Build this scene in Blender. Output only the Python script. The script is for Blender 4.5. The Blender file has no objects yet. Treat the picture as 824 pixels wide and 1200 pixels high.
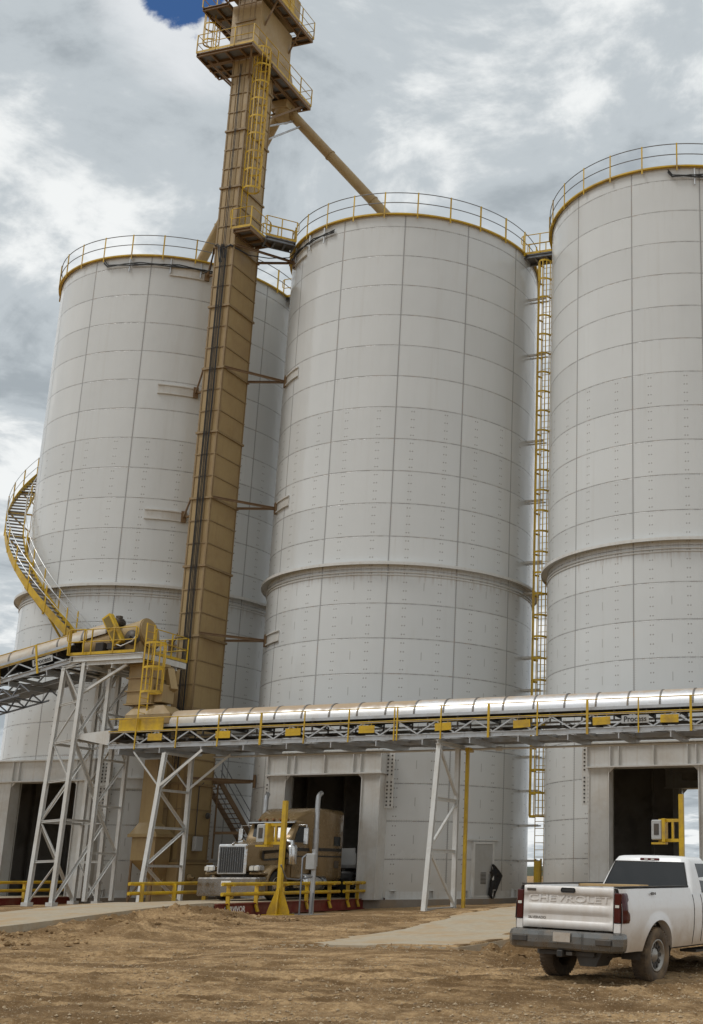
import bpy, math, random
from mathutils import Vector, Matrix, noise
R_ = math.radians
sin, cos, pi = math.sin, math.cos, math.pi
random.seed(7)
S = bpy.context.scene
col = S.collection

# ------------------------------------------------------------------ camera
cam = bpy.data.cameras.new('camera'); camo = bpy.data.objects.new('camera', cam); col.objects.link(camo)
camo.location = (25.7497, -51.8121, 0.9185)
camo.rotation_euler = (R_(90 + 15.29), 0, R_(16.311))
cam.sensor_fit = 'VERTICAL'; cam.sensor_height = 36; cam.sensor_width = 36
cam.lens = 1407.94 / 1200 * 36
cam.shift_x = -(716.34 - 412) / 1200; cam.shift_y = (640.32 - 600) / 1200
cam.clip_start = .1; cam.clip_end = 6000
S.camera = camo

# ------------------------------------------------------------------ light
SUN_EL, SUN_AZ = 55, 228      # sun stands to the camera's left and behind, veiled by cloud
sd = bpy.data.lights.new('sun', 'SUN'); so = bpy.data.objects.new('sun', sd); col.objects.link(so)
sd.energy = 1.15; sd.angle = R_(18); sd.color = (1, .975, .93)
sv = Vector((sin(R_(SUN_AZ)) * cos(R_(SUN_EL)), cos(R_(SUN_AZ)) * cos(R_(SUN_EL)), sin(R_(SUN_EL))))
so.rotation_euler = sv.to_track_quat('Z', 'Y').to_euler()

def NT(tree):
    n, l = tree.nodes, tree.links
    def new(t, **k):
        nd = n.new(t)
        for a, b in k.items(): setattr(nd, a, b)
        return nd
    def put(sock, v):
        if hasattr(v, 'is_output') or isinstance(v, bpy.types.NodeSocket): l.new(v, sock)
        else: sock.default_value = v
    def M(op, a, b=None, c=None, clamp=False):
        nd = new('ShaderNodeMath', operation=op, use_clamp=clamp)
        put(nd.inputs[0], a)
        if b is not None: put(nd.inputs[1], b)
        if c is not None: put(nd.inputs[2], c)
        return nd.outputs[0]
    def noi(vec, scale, detail=4, rough=.55, dist=0.):
        nd = new('ShaderNodeTexNoise'); nd.inputs['Scale'].default_value = scale
        nd.inputs['Detail'].default_value = detail; nd.inputs['Roughness'].default_value = rough
        nd.inputs['Distortion'].default_value = dist
        if vec is not None: l.new(vec, nd.inputs['Vector'])
        return nd.outputs['Fac']
    def ramp(f, a, b, lo=0., hi=1., smooth=True):
        nd = new('ShaderNodeMapRange'); nd.interpolation_type = 'SMOOTHSTEP' if smooth else 'LINEAR'
        put(nd.inputs[0], f)
        for i, v in enumerate((a, b, lo, hi)): nd.inputs[i + 1].default_value = v
        return nd.outputs[0]
    def mix(f, a, b):
        nd = new('ShaderNodeMix', data_type='RGBA')
        put(nd.inputs[0], f)
        for i, v in ((6, a), (7, b)):
            if isinstance(v, (tuple, list)): nd.inputs[i].default_value = (*v[:3], 1)
            else: l.new(v, nd.inputs[i])
        return nd.outputs[2]
    def vscale(vec, s):
        nd = new('ShaderNodeVectorMath', operation='MULTIPLY'); l.new(vec, nd.inputs[0]); nd.inputs[1].default_value = s
        return nd.outputs[0]
    return dict(new=new, M=M, noi=noi, ramp=ramp, mix=mix, vscale=vscale, link=l.new, put=put)

w = bpy.data.worlds.new('World'); S.world = w; w.use_nodes = True
wt = w.node_tree; wt.nodes.clear(); T = NT(wt); new, Mt, noi, ramp, mix = T['new'], T['M'], T['noi'], T['ramp'], T['mix']
sky = new('ShaderNodeTexSky', sky_type='NISHITA', sun_disc=False)
sky.sun_elevation = R_(SUN_EL); sky.sun_rotation = R_(SUN_AZ); sky.air_density = 1.0; sky.dust_density = .3; sky.ozone_density = 2.5
tc = new('ShaderNodeTexCoord').outputs['Generated']
sp = new('ShaderNodeSeparateXYZ'); wt.links.new(tc, sp.inputs[0])
zz = Mt('MAXIMUM', Mt('ADD', sp.outputs[2], .16), .08)
cmb = new('ShaderNodeCombineXYZ')
wt.links.new(Mt('DIVIDE', sp.outputs[0], zz), cmb.inputs[0]); wt.links.new(Mt('DIVIDE', sp.outputs[1], zz), cmb.inputs[1])
cmb.inputs[2].default_value = 12.4
cv = cmb.outputs[0]
n1 = noi(cv, 1.25, 8, .58, .6); n2 = noi(cv, 3.6, 10, .62, .5); n3 = noi(cv, .5, 3, .5, .2)
n6 = noi(cv, 7.5, 8, .6, .4)
tone = Mt('ADD', Mt('ADD', Mt('MULTIPLY', n1, .39), Mt('ADD', Mt('MULTIPLY', n2, .38), Mt('MULTIPLY', n6, .17))), Mt('MULTIPLY', n3, .16))
t1 = ramp(tone, .43, .60)
GREY, MID, WHITE = (3.45, 3.85, 4.15), (4.85, 5.3, 5.6), (8.2, 8.4, 8.4)
ccol = mix(ramp(tone, .45, .53), GREY, MID); ccol = mix(ramp(tone, .53, .61), ccol, WHITE)
dt = new('ShaderNodeVectorMath', operation='DOT_PRODUCT'); wt.links.new(tc, dt.inputs[0]); dt.inputs[1].default_value = (-.4975, .6168, .6099)
n4 = noi(cv, 9.0, 8, .6, .4)
gap = Mt('ADD', Mt('MULTIPLY', Mt('SUBTRACT', dt.outputs['Value'], .99955), 560), Mt('MULTIPLY', Mt('SUBTRACT', n4, .5), 2.0))
gapf = ramp(gap, -.06, .12)
edge = ramp(gap, -1.3, -.1)
ccol = mix(Mt('MULTIPLY', edge, .75), ccol, (7.6, 7.8, 8.0))
n5 = noi(cv, .8, 5, .6, .5)
gap2 = Mt('MULTIPLY', ramp(n5, .70, .74), ramp(dt.outputs['Value'], .75, .55))
fin = mix(Mt('MAXIMUM', gapf, gap2), ccol, T['vscale'](sky.outputs[0], (.42, .60, .80)))
bg = new('ShaderNodeBackground'); wt.links.new(fin, bg.inputs[0]); bg.inputs[1].default_value = .092
wo = new('ShaderNodeOutputWorld'); wt.links.new(bg.outputs[0], wo.inputs[0])

S.view_settings.view_transform = 'Standard'; S.view_settings.look = 'None'
S.view_settings.exposure = 0.24; S.view_settings.gamma = 1; S.view_settings.use_curve_mapping = False
S.render.engine = 'CYCLES'

# ------------------------------------------------------------------ mesh helper
class MB:
    def __init__(s): s.v = []; s.f = []; s.sm = []
    def add(s, vs, fs, smooth=False):
        n = len(s.v); s.v += [tuple(v) for v in vs]; s.f += [tuple(i + n for i in f) for f in fs]; s.sm += [smooth] * len(fs); return s
    def box(s, x0, x1, y0, y1, z0, z1, bev=0):
        if bev:
            # chamfered box: each corner split in three
            vs = []; b = bev
            X, Y, Z = (x0, x1), (y0, y1), (z0, z1)
            idx = {}
            for i in (0, 1):
                for j in (0, 1):
                    for k in (0, 1):
                        sx, sy, sz = (1 - 2 * i), (1 - 2 * j), (1 - 2 * k)
                        idx[i, j, k, 0] = len(vs); vs.append((X[i], Y[j] + sy * b, Z[k] + sz * b))
                        idx[i, j, k, 1] = len(vs); vs.append((X[i] + sx * b, Y[j], Z[k] + sz * b))
                        idx[i, j, k, 2] = len(vs); vs.append((X[i] + sx * b, Y[j] + sy * b, Z[k]))
            fs = []
            I = lambda *a: idx[a]
            for i in (0, 1): fs.append((I(i,0,0,0), I(i,1,0,0), I(i,1,1,0), I(i,0,1,0)))
            for j in (0, 1): fs.append((I(0,j,0,1), I(1,j,0,1), I(1,j,1,1), I(0,j,1,1)))
            for k in (0, 1): fs.append((I(0,0,k,2), I(1,0,k,2), I(1,1,k,2), I(0,1,k,2)))
            for i in (0, 1):
                for j in (0, 1): fs.append((I(i,j,0,0), I(i,j,1,0), I(i,j,1,1), I(i,j,0,1)))
                for k in (0, 1): fs.append((I(i,0,k,0), I(i,1,k,0), I(i,1,k,2), I(i,0,k,2)))
            for j in (0, 1):
                for k in (0, 1): fs.append((I(0,j,k,1), I(1,j,k,1), I(1,j,k,2), I(0,j,k,2)))
            for i in (0, 1):
                for j in (0, 1):
                    for k in (0, 1): fs.append((I(i,j,k,0), I(i,j,k,1), I(i,j,k,2)))
            return s.add(vs, fs)
        vs = [(x, y, z) for x in (x0, x1) for y in (y0, y1) for z in (z0, z1)]
        return s.add(vs, [(0,1,3,2), (4,6,7,5), (0,4,5,1), (2,3,7,6), (0,2,6,4), (1,5,7,3)])
    def frame(s, p, q, up=(0, 0, 1)):
        d = (Vector(q) - Vector(p)).normalized(); u = Vector(up)
        if abs(d.dot(u)) > .99: u = Vector((0, 1, 0))
        a = d.cross(u).normalized(); b = a.cross(d).normalized(); return a, b
    def bar(s, p, q, w, h, up=(0, 0, 1), ow=0, oh=0):
        p, q = Vector(p), Vector(q); a, b = s.frame(p, q, up); o = a * ow + b * oh
        vs = [c + o + a * (i * w / 2) + b * (j * h / 2) for c in (p, q) for i, j in ((-1, -1), (1, -1), (1, 1), (-1, 1))]
        return s.add(vs, [(0,3,2,1), (4,5,6,7), (0,1,5,4), (1,2,6,5), (2,3,7,6), (3,0,4,7)])
    def hbeam(s, p, q, w, h, t=.018, up=(0, 0, 1)):
        s.bar(p, q, t, h - 2 * t, up); s.bar(p, q, w, t, up, oh=h / 2 - t / 2); s.bar(p, q, w, t, up, oh=-h / 2 + t / 2); return s
    def chan(s, p, q, w, h, t=.02, up=(0, 0, 1), side=1):
        s.bar(p, q, t, h - 2 * t, up, ow=-side * (w / 2 - t / 2)); s.bar(p, q, w, t, up, oh=h / 2 - t / 2); s.bar(p, q, w, t, up, oh=-h / 2 + t / 2); return s
    def ang(s, p, q, w, t=.014, up=(0, 0, 1), sx=1, sy=1):
        s.bar(p, q, t, w, up, ow=sx * w / 2); s.bar(p, q, w - t, t, up, ow=-sx * t / 2, oh=sy * (w / 2 - t / 2)); return s
    def path(s, pts, r, n=8, smooth=True, caps=True, closed=False):
        pts = [Vector(p) for p in pts]; rs = r if isinstance(r, (list, tuple)) else [r] * len(pts)
        vs = []; prev = None; m = len(pts)
        for i, p in enumerate(pts):
            d = ((pts[(i + 1) % m] if closed or i + 1 < m else p) - (pts[i - 1] if closed or i else p))
            if d.length < 1e-9: d = Vector((0, 0, 1))
            d.normalize()
            if prev is None:
                u = Vector((0, 0, 1)) if abs(d.z) < .95 else Vector((1, 0, 0))
                prev = d.cross(u).normalized()
            a = (prev - d * prev.dot(d)).normalized(); b = d.cross(a); prev = a
            for k in range(n):
                t = 2 * pi * k / n; vs.append(p + (a * cos(t) + b * sin(t)) * rs[i])
        fs = []
        for i in range(m if closed else m - 1):
            j = (i + 1) % m
            for k in range(n): fs.append((i*n+k, i*n+(k+1)%n, j*n+(k+1)%n, j*n+k))
        s.add(vs, fs, smooth)
        if caps and not closed:
            s.add(vs[:n], [tuple(reversed(range(n)))]); s.add(vs[-n:], [tuple(range(n))])
        return s
    def tube(s, p, q, r, n=8, r2=None): return s.path([p, q], [r, r if r2 is None else r2], n)
    def lathe(s, prof, c, axis='z', n=32, smooth=True, a0=0, a1=2*pi, cap=False):
        vs = []; full = abs(a1 - a0 - 2*pi) < 1e-6; m = n if full else n + 1
        for i in range(m):
            t = a0 + (a1 - a0) * i / n
            for r, h in prof:
                x, y = r * cos(t), r * sin(t)
                vs.append({'z': (c[0]+x, c[1]+y, c[2]+h), 'x': (c[0]+h, c[1]+x, c[2]+y), 'y': (c[0]+y, c[1]+h, c[2]+x)}[axis])
        k = len(prof); fs = []
        for i in range(n):
            j = (i + 1) % m
            for q in range(k - 1): fs.append((i*k+q, j*k+q, j*k+q+1, i*k+q+1))
        s.add(vs, fs, smooth)
        return s
    def arc(s, cx, cy, sec, a0, a1, n, closed=None, smooth=True, zf=None):
        """sweep the closed (r,z) outline sec around (cx,cy); azimuth 0 faces -Y, positive towards +X; zf lifts with angle"""
        full = abs(abs(a1 - a0) - 2*pi) < 1e-6; m = n if full else n + 1; k = len(sec); vs = []
        for i in range(m):
            a = a0 + (a1 - a0) * i / n; dz = zf(a) if zf else 0
            for r, z in sec: vs.append((cx + r*sin(a), cy - r*cos(a), z + dz))
        for q in range(k):           # one strip per side: smooth along the sweep, crisp across the corners
            r_ = (q + 1) % k; st = [vs[i*k+e] for i in range(m) for e in (q, r_)]
            s.add(st, [(i*2, ((i+1)%m)*2, ((i+1)%m)*2+1, i*2+1) for i in range(n)], smooth)
        if not full: s.add(vs[:k], [tuple(range(k))]); s.add(vs[-k:], [tuple(reversed(range(k)))])
        return s
    def prism(s, poly, y0, y1, axis='y', smooth=False):
        f = {'y': lambda a, b, h: (a, h, b), 'x': lambda a, b, h: (h, a, b), 'z': lambda a, b, h: (a, b, h)}[axis]
        n = len(poly); vs = [f(a, b, y0) for a, b in poly] + [f(a, b, y1) for a, b in poly]
        s.add(vs, [tuple(range(n)), tuple(reversed(range(n, 2*n)))])
        s.add(vs, [(i, (i+1)%n, n+(i+1)%n, n+i) for i in range(n)], smooth); return s
    def xf(s, M, i0=0):
        s.v[i0:] = [tuple(M @ Vector(v)) for v in s.v[i0:]]; return s
    def build(s, name, mat, parent=None, smooth_angle=None):
        me = bpy.data.meshes.new(name); off = ORG.get(root_of(parent), Vector((0,0,0))) if parent else Vector((0,0,0))
        if parent is None: off = Vector((0, 0, 0))
        me.from_pydata([(a-off.x, b-off.y, c-off.z) for a, b, c in s.v], [], s.f)
        me.materials.append(mat); me.polygons.foreach_set('use_smooth', s.sm)
        import bmesh
        bm = bmesh.new(); bm.from_mesh(me)
        bmesh.ops.remove_doubles(bm, verts=bm.verts, dist=1e-5) if smooth_angle else None
        bmesh.ops.recalc_face_normals(bm, faces=bm.faces); bm.to_mesh(me); bm.free()
        me.update()
        o = bpy.data.objects.new(name, me); col.objects.link(o)
        if parent: o.parent = parent
        return o
ORG = {}
def root_of(o):
    while o is not None and o.parent is not None: o = o.parent
    return o.name if o is not None else None
def tag(o, label=None, cat=None, group=None, kind=None):
    for k, v in (('label', label), ('category', cat), ('group', group), ('kind', kind)):
        if v: o[k] = v
    return o
def thing(name, label, cat, loc=(0, 0, 0), group=None):
    o = bpy.data.objects.new(name, None); col.objects.link(o); o.location = loc; o.empty_display_size = .3
    ORG[o.name] = Vector(loc); return tag(o, label, cat, group)
def copy_tree(o, parent=None):
    c = o.copy(); col.objects.link(c)
    if parent: c.parent = parent
    for ch in [x for x in ALL() if x.parent is o]: copy_tree(ch, c)
    return c
def ALL(): return list(bpy.data.objects)
def text_mesh(name, body, size, mat, parent, Mx, extrude=.01, align='CENTER', bold=0.0, spacing=1.0):
    cu = bpy.data.curves.new(name, 'FONT'); cu.body = body; cu.size = size; cu.extrude = extrude; cu.align_x = align; cu.align_y = 'CENTER'
    cu.offset = bold; cu.space_character = spacing
    t = bpy.data.objects.new(name, cu); col.objects.link(t)
    dg = bpy.context.evaluated_depsgraph_get(); dg.update()
    me = bpy.data.meshes.new_from_object(t.evaluated_get(dg)); bpy.data.objects.remove(t)
    me.transform(Mx); me.materials.clear(); me.materials.append(mat)
    o = bpy.data.objects.new(name, me); col.objects.link(o); o.parent = parent; return o

# ------------------------------------------------------------------ materials
def basemat(name):
    m = bpy.data.materials.new(name); m.use_nodes = True; t = m.node_tree
    b = t.nodes['Principled BSDF']; return m, t, b, NT(t)
def mat(name, base, rough=.5, metal=0., dirt=None, amt=.35, scale=1.2, fine=.06, bump=.0, bscale=30, streak=0., top=None, topamt=.0, tl=(.35, .8)):
    """paint / metal / concrete with uneven tone, dirt blotches, vertical streaks and dust lying on upward faces"""
    m, t, b, T = basemat(name); new, Mt, noi, ramp, mix = T['new'], T['M'], T['noi'], T['ramp'], T['mix']
    P = new('ShaderNodeTexCoord').outputs['Object']
    c = base
    nf = noi(P, scale * 9, 5, .6)
    a = tuple(x * (1 - fine * 2) for x in base); bb = tuple(min(1, x * (1 + fine * 1.4)) for x in base)
    c = mix(nf, a, bb)
    if dirt:
        nd = noi(P, scale, 6, .62, .3)
        f = Mt('MULTIPLY', ramp(nd, .42, .72), amt)
        c = mix(f, c, dirt)
    if streak and dirt:
        ns = noi(T['vscale'](P, (7, 7, .35)), 1., 4, .6)
        c = mix(Mt('MULTIPLY', ramp(ns, .5, .75), streak), c, dirt)
    if top:
        g = new('ShaderNodeNewGeometry'); s3 = new('ShaderNodeSeparateXYZ'); T['link'](g.outputs['Normal'], s3.inputs[0])
        f = Mt('MULTIPLY', ramp(Mt('ADD', s3.outputs[2], Mt('MULTIPLY', Mt('SUBTRACT', noi(P, 2.5, 5), .5), .5)), tl[0], tl[1]), topamt)
        c = mix(f, c, top)
        T['link'](Mt('MULTIPLY', Mt('SUBTRACT', 1., f), metal), b.inputs['Metallic'])
        T['link'](Mt('ADD', Mt('MULTIPLY', f, .9 - rough), rough), b.inputs['Roughness'])
    else:
        b.inputs['Metallic'].default_value = metal
        T['link'](ramp(noi(P, scale * 3, 4), .3, .7, max(.02, rough - .1), min(1, rough + .12)), b.inputs['Roughness'])
    T['put'](b.inputs['Base Color'], c)
    if bump:
        bp = new('ShaderNodeBump'); bp.inputs['Strength'].default_value = bump; bp.inputs['Distance'].default_value = .02
        T['link'](noi(P, bscale, 6, .65), bp.inputs['Height']); T['link'](bp.outputs[0], b.inputs['Normal'])
    return m

DUST = (.34, .25, .15)
YEL = mat('yellow paint', (.60, .385, .012), .42, dirt=(.27, .165, .05), amt=.65, scale=1.4, fine=.1, streak=.4)
TAN = mat('tan paint', (.35, .248, .112), .5, dirt=(.25, .155, .07), amt=.45, scale=.8, streak=.35)
WST = mat('pale painted steel', (.62, .62, .60), .45, dirt=(.38, .31, .22), amt=.35, scale=.8, streak=.3)
GALV = mat('galvanized steel', (.50, .51, .52), .42, .75, dirt=(.33, .29, .24), amt=.4, scale=1.5)
GDK = mat('dark galvanized pipe', (.22, .23, .25), .45, .6, dirt=(.12, .1, .08), amt=.3)  # darker galvanized; on the silo rails its tone paints in backlit shade
COVER = mat('conveyor cover sheet', (.70, .71, .73), .40, .8, dirt=(.5, .42, .32), amt=.2, scale=2.2, top=(.42, .30, .18), topamt=.75, tl=(.66, .95), bump=.1, bscale=3)
COVERM = mat('part dusty conveyor cover sheet', (.66, .66, .66), .42, .7, dirt=(.5, .4, .28), amt=.3, scale=2.2, top=(.42, .30, .18), topamt=.9, tl=(.42, .8), bump=.1, bscale=3)
COVERD = mat('dusty conveyor cover sheet', (.52, .48, .42), .5, .3, dirt=(.42, .32, .21), amt=.7, scale=1.6, top=(.44, .33, .21), topamt=.9, tl=(.3, .8), bump=.1, bscale=3)
BAND = mat('cover lap band', (.20, .19, .18), .5, .5, dirt=(.3, .22, .13), amt=.5, scale=3)
BLK = mat('black rubber', (.022, .022, .022), .7, dirt=(.12, .09, .06), amt=.4)
CABLE = mat('black cable', (.018, .018, .018), .55)
GRATE = mat('platform grating', (.20, .20, .20), .6, .3, dirt=(.12, .1, .08), amt=.5, scale=3)
RUST = mat('brown steel', (.21, .132, .065), .6, dirt=(.14, .08, .04), amt=.5, streak=.3)
DARK = mat('dark machinery', (.05, .045, .04), .6, dirt=(.14, .1, .06), amt=.5)
CONC = mat('concrete', (.41, .345, .25), .9, dirt=(.40, .27, .14), amt=.95, scale=.8, fine=.16, bump=.35, bscale=18)
CONCD = mat('concrete edge', (.25, .22, .185), .9, dirt=(.26, .18, .10), amt=.7, scale=1.2, fine=.1, bump=.4, bscale=14)
REDP = mat('red scale paint', (.17, .018, .014), .5, dirt=(.22, .12, .06), amt=.5, scale=1.4)
GREYB = mat('grey enclosure', (.42, .43, .43), .45, dirt=(.3, .26, .2), amt=.3)
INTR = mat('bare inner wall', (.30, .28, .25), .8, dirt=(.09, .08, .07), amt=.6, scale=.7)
WHT = mat('white lettering', (.78, .77, .74), .5)
BLUET = mat('blue tarpaulin', (.10, .17, .28), .5, dirt=(.3, .24, .16), amt=.5, scale=3)
WOOD = mat('weathered plywood', (.45, .30, .14), .8, dirt=(.3, .2, .1), amt=.5, scale=2)

def silo_mat():
    m, t, b, T = basemat('white silo sheet'); new, Mt, noi, ramp, mix = T['new'], T['M'], T['noi'], T['ramp'], T['mix']
    P = new('ShaderNodeTexCoord').outputs['Object']; s3 = new('ShaderNodeSeparateXYZ'); T['link'](P, s3.inputs[0])
    X, Y, Z = s3.outputs
    az = Mt('ARCTAN2', X, Mt('MULTIPLY', Y, -1.))
    u = Mt('DIVIDE', Mt('SUBTRACT', az, R_(20.45) - 2*pi), R_(27.6923))
    fu, iu = Mt('FRACT', u), Mt('FLOOR', u)
    up = Mt('GREATER_THAN', Z, 13.9)
    v1 = Mt('DIVIDE', Mt('SUBTRACT', 30.3989 + 1.5162, Z), 1.5162); v2 = Mt('DIVIDE', Z, 1.5282)
    v = Mt('ADD', Mt('MULTIPLY', up, v1), Mt('MULTIPLY', Mt('SUBTRACT', 1., up), v2))
    fv, iv = Mt('FRACT', v), Mt('FLOOR', v)
    du = Mt('MULTIPLY', Mt('MINIMUM', fu, Mt('SUBTRACT', 1., fu)), 3.045)
    dz = Mt('MULTIPLY', Mt('MINIMUM', fv, Mt('SUBTRACT', 1., fv)), 1.52)
    brk = ramp(noi(T['vscale'](P, (3, 3, 3)), 1.6, 3), .38, .6, .55, 1.)
    lh = Mt('MULTIPLY', ramp(dz, .014, .026, 1., 0.), brk); lv = Mt('MULTIPLY', ramp(du, .018, .034, 1., 0.), .95)
    line = Mt('MAXIMUM', lh, lv)
    # rows of bolts beside the seams
    bh = Mt('MULTIPLY', ramp(Mt('ABSOLUTE', Mt('SUBTRACT', Mt('FRACT', Mt('MULTIPLY', fu, 30.)), .5)), .12, .2, 1., 0.), ramp(Mt('ABSOLUTE', Mt('SUBTRACT', dz, .045)), .012, .022, 1., 0.))
    bv = Mt('MULTIPLY', ramp(Mt('ABSOLUTE', Mt('SUBTRACT', Mt('FRACT', Mt('MULTIPLY', fv, 16.)), .5)), .12, .2, 1., 0.), ramp(Mt('ABSOLUTE', Mt('SUBTRACT', du, .055)), .012, .022, 1., 0.))
    # bolts of the inner stiffeners
    low = Mt('LESS_THAN', Z, 21.35)
    a1 = Mt('MULTIPLY', Mt('ABSOLUTE', Mt('SUBTRACT', Mt('ABSOLUTE', Mt('SUBTRACT', fu, .5)), .25)), 3.045)
    pr_ = ramp(Mt('ABSOLUTE', Mt('SUBTRACT', a1, .055)), .019, .029, 1., 0.)
    rz = Mt('MULTIPLY', Mt('ABSOLUTE', Mt('SUBTRACT', Mt('FRACT', Mt('MULTIPLY', fv, 4.)), .5)), .38)
    dot = Mt('MULTIPLY', Mt('MULTIPLY', pr_, ramp(rz, .018, .03, 1., 0.)), low)
    dash = Mt('MULTIPLY', Mt('MULTIPLY', ramp(Mt('MULTIPLY', Mt('ABSOLUTE', Mt('SUBTRACT', fu, .52)), 3.045), .012, .022, 1., 0.), ramp(Mt('ABSOLUTE', Mt('SUBTRACT', fv, .52)), .10, .13, 1., 0.)), Mt('LESS_THAN', Z, 13.7))
    marks = Mt('MAXIMUM', Mt('MAXIMUM', Mt('MULTIPLY', dot, .75), Mt('MULTIPLY', dash, .45)), Mt('MAXIMUM', Mt('MULTIPLY', bh, .22), Mt('MULTIPLY', bv, .25)))
    wn = new('ShaderNodeTexWhiteNoise', noise_dimensions='3D'); cb = new('ShaderNodeCombineXYZ'); T['link'](iu, cb.inputs[0]); T['link'](iv, cb.inputs[1]); T['link'](cb.outputs[0], wn.inputs['Vector'])
    tone = Mt('ADD', wn.outputs['Value'], noi(P, .35, 4))
    c = mix(ramp(tone, .3, 1.6), (.575, .59, .59), (.635, .652, .652))
    # rain streaks, dust near the ground, rust below the ledge
    st = noi(T['vscale'](P, (2.6, 2.6, .09)), 1., 5, .62); c = mix(Mt('MULTIPLY', ramp(st, .52, .74), .11), c, (.40, .365, .30))
    st2 = noi(T['vscale'](P, (9, 9, .5)), 1., 4, .6); near = ramp(fv, .0, .45, 1., 0.)
    c = mix(Mt('MULTIPLY', Mt('MULTIPLY', ramp(st2, .55, .72), near), .12), c, (.36, .29, .21))
    gl = ramp(Mt('ADD', Z, Mt('MULTIPLY', noi(P, 1.3, 5), 1.8)), .9, 3.4, 1., 0.); c = mix(Mt('MULTIPLY', gl, .38), c, (.42, .34, .24))
    lo2 = ramp(Z, 2., 14., .12, 0.); c = mix(lo2, c, (.52, .48, .40))
    rl = Mt('MULTIPLY', ramp(Mt('ABSOLUTE', Mt('SUBTRACT', Z, 13.55)), .0, .55, 1., 0.), ramp(st2, .45, .65)); c = mix(Mt('MULTIPLY', rl, .4), c, (.30, .21, .14))
    seamc = mix(ramp(noi(P, 2.2, 4), .5, .7), (.17, .165, .16), (.24, .165, .11))
    c = mix(Mt('MULTIPLY', line, .74), c, seamc)
    c = mix(marks, c, (.17, .15, .13))
    T['link'](c, b.inputs['Base Color'])
    T['link'](Mt('ADD', ramp(noi(P, .9, 4), .3, .7, .12, .24), Mt('MULTIPLY', gl, .3)), b.inputs['Roughness'])
    h = Mt('ADD', Mt('MULTIPLY', line, -.012), Mt('ADD', Mt('MULTIPLY', noi(T['vscale'](P, (1, 1, .5)), .9, 2), .045), Mt('MULTIPLY', marks, .01)))
    bp = new('ShaderNodeBump'); bp.inputs['Strength'].default_value = .6; bp.inputs['Distance'].default_value = 1.
    T['link'](h, bp.inputs['Height']); T['link'](bp.outputs[0], b.inputs['Normal'])
    return m
SILO = silo_mat()

def dirt_mat():
    m, t, b, T = basemat('graded dirt'); new, Mt, noi, ramp, mix = T['new'], T['M'], T['noi'], T['ramp'], T['mix']
    P = new('ShaderNodeTexCoord').outputs['Object']
    rt = new('ShaderNodeMapping'); rt.inputs['Rotation'].default_value = (0, 0, R_(-33)); rt.inputs['Scale'].default_value = (.085, 1.15, 1); T['link'](P, rt.inputs[0])
    bands = noi(rt.outputs[0], 1.0, 7, .62, .5); big = noi(P, .16, 4, .5); med = noi(P, 1.4, 7, .65, .2); fin_ = noi(P, 11, 7, .7)
    c = mix(ramp(Mt('ADD', Mt('MULTIPLY', bands, .66), Mt('MULTIPLY', med, .34)), .42, .57), (.165, .097, .043), (.58, .385, .20))
    c = mix(Mt('MULTIPLY', ramp(big, .42, .62), .22), c, (.47, .32, .175))
    c = mix(Mt('MULTIPLY', ramp(fin_, .42, .60), .6), c, (.225, .135, .06))
    c = mix(Mt('MULTIPLY', ramp(noi(P, 26, 5, .7), .56, .68), .6), c, (.70, .56, .37))
    c = mix(Mt('MULTIPLY', Mt('MULTIPLY', ramp(noi(P, 40, 2, .5), .66, .72), ramp(bands, .48, .62)), .6), c, (.58, .51, .40))
    at = new('ShaderNodeAttribute', attribute_name='compacted')
    c = mix(Mt('MULTIPLY', at.outputs['Fac'], ramp(fin_, .3, .6, .35, .75)), c, (.21, .125, .055))
    T['link'](c, b.inputs['Base Color']); b.inputs['Roughness'].default_value = .95; b.inputs['Specular IOR Level'].default_value = .15
    h = Mt('ADD', Mt('MULTIPLY', med, .14), Mt('ADD', Mt('MULTIPLY', fin_, .075), Mt('MULTIPLY', noi(P, 45, 5, .75), .03)))
    bp = new('ShaderNodeBump'); bp.inputs['Strength'].default_value = .9; bp.inputs['Distance'].default_value = 1.
    T['link'](h, bp.inputs['Height']); T['link'](bp.outputs[0], b.inputs['Normal'])
    return m
DIRT = dirt_mat()
SAND = mat('pale loose sand', (.36, .25, .145), .95, dirt=(.24, .155, .085), amt=.6, scale=2.5, fine=.12, bump=.8, bscale=16)

# ------------------------------------------------------------------ terrain
LANES = (-14.0, 0.0, 14.15)
def sst(a, b, x):
    t = max(0., min(1., (x - a) / (b - a))); return t * t * (3 - 2 * t)
def lane_top(y):          # top of the concrete approach, falling away from the scale
    return .04 - .46 * sst(-16.3, -28.5, y) if y < -16.3 else .04
TRACKS = [(14, -37, 30), (12.5, -33, 36), (17, -40.5, 27), (9, -30.5, 38), (15, -34.6, 33), (19, -38.2, 22), (11, -36.5, 41)]
def tracks(x, y):
    '''(depth, darkness) of the wheel ruts at x, y'''
    dz, dk = 0., 0.
    for i, (tx, ty, dr) in enumerate(TRACKS):
        c, s_ = cos(R_(dr)), sin(R_(dr)); a = (x - tx)*c + (y - ty)*s_; b = -(x - tx)*s_ + (y - ty)*c + .9 * noise.noise((a*.07, i*7.3, 0)) + .012*a*a*(.15 if i % 2 else -.12)
        for off in (-.92, .92):
            q = abs(b - off)
            if q < .5:
                on = sst(-.25, .15, noise.noise((a*.12, i*3.1 + off, 4)))
                core = sst(.20, .10, q); rim = sst(.14, .24, q) * sst(.46, .26, q)
                lug = .5 + .5*sin(a*18 + (b - off)*14)
                dz += on * (-.07*core + .025*core*lug + .04*rim); dk = max(dk, on*(core*(.55 + .45*lug)))
    return dz, dk
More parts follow.
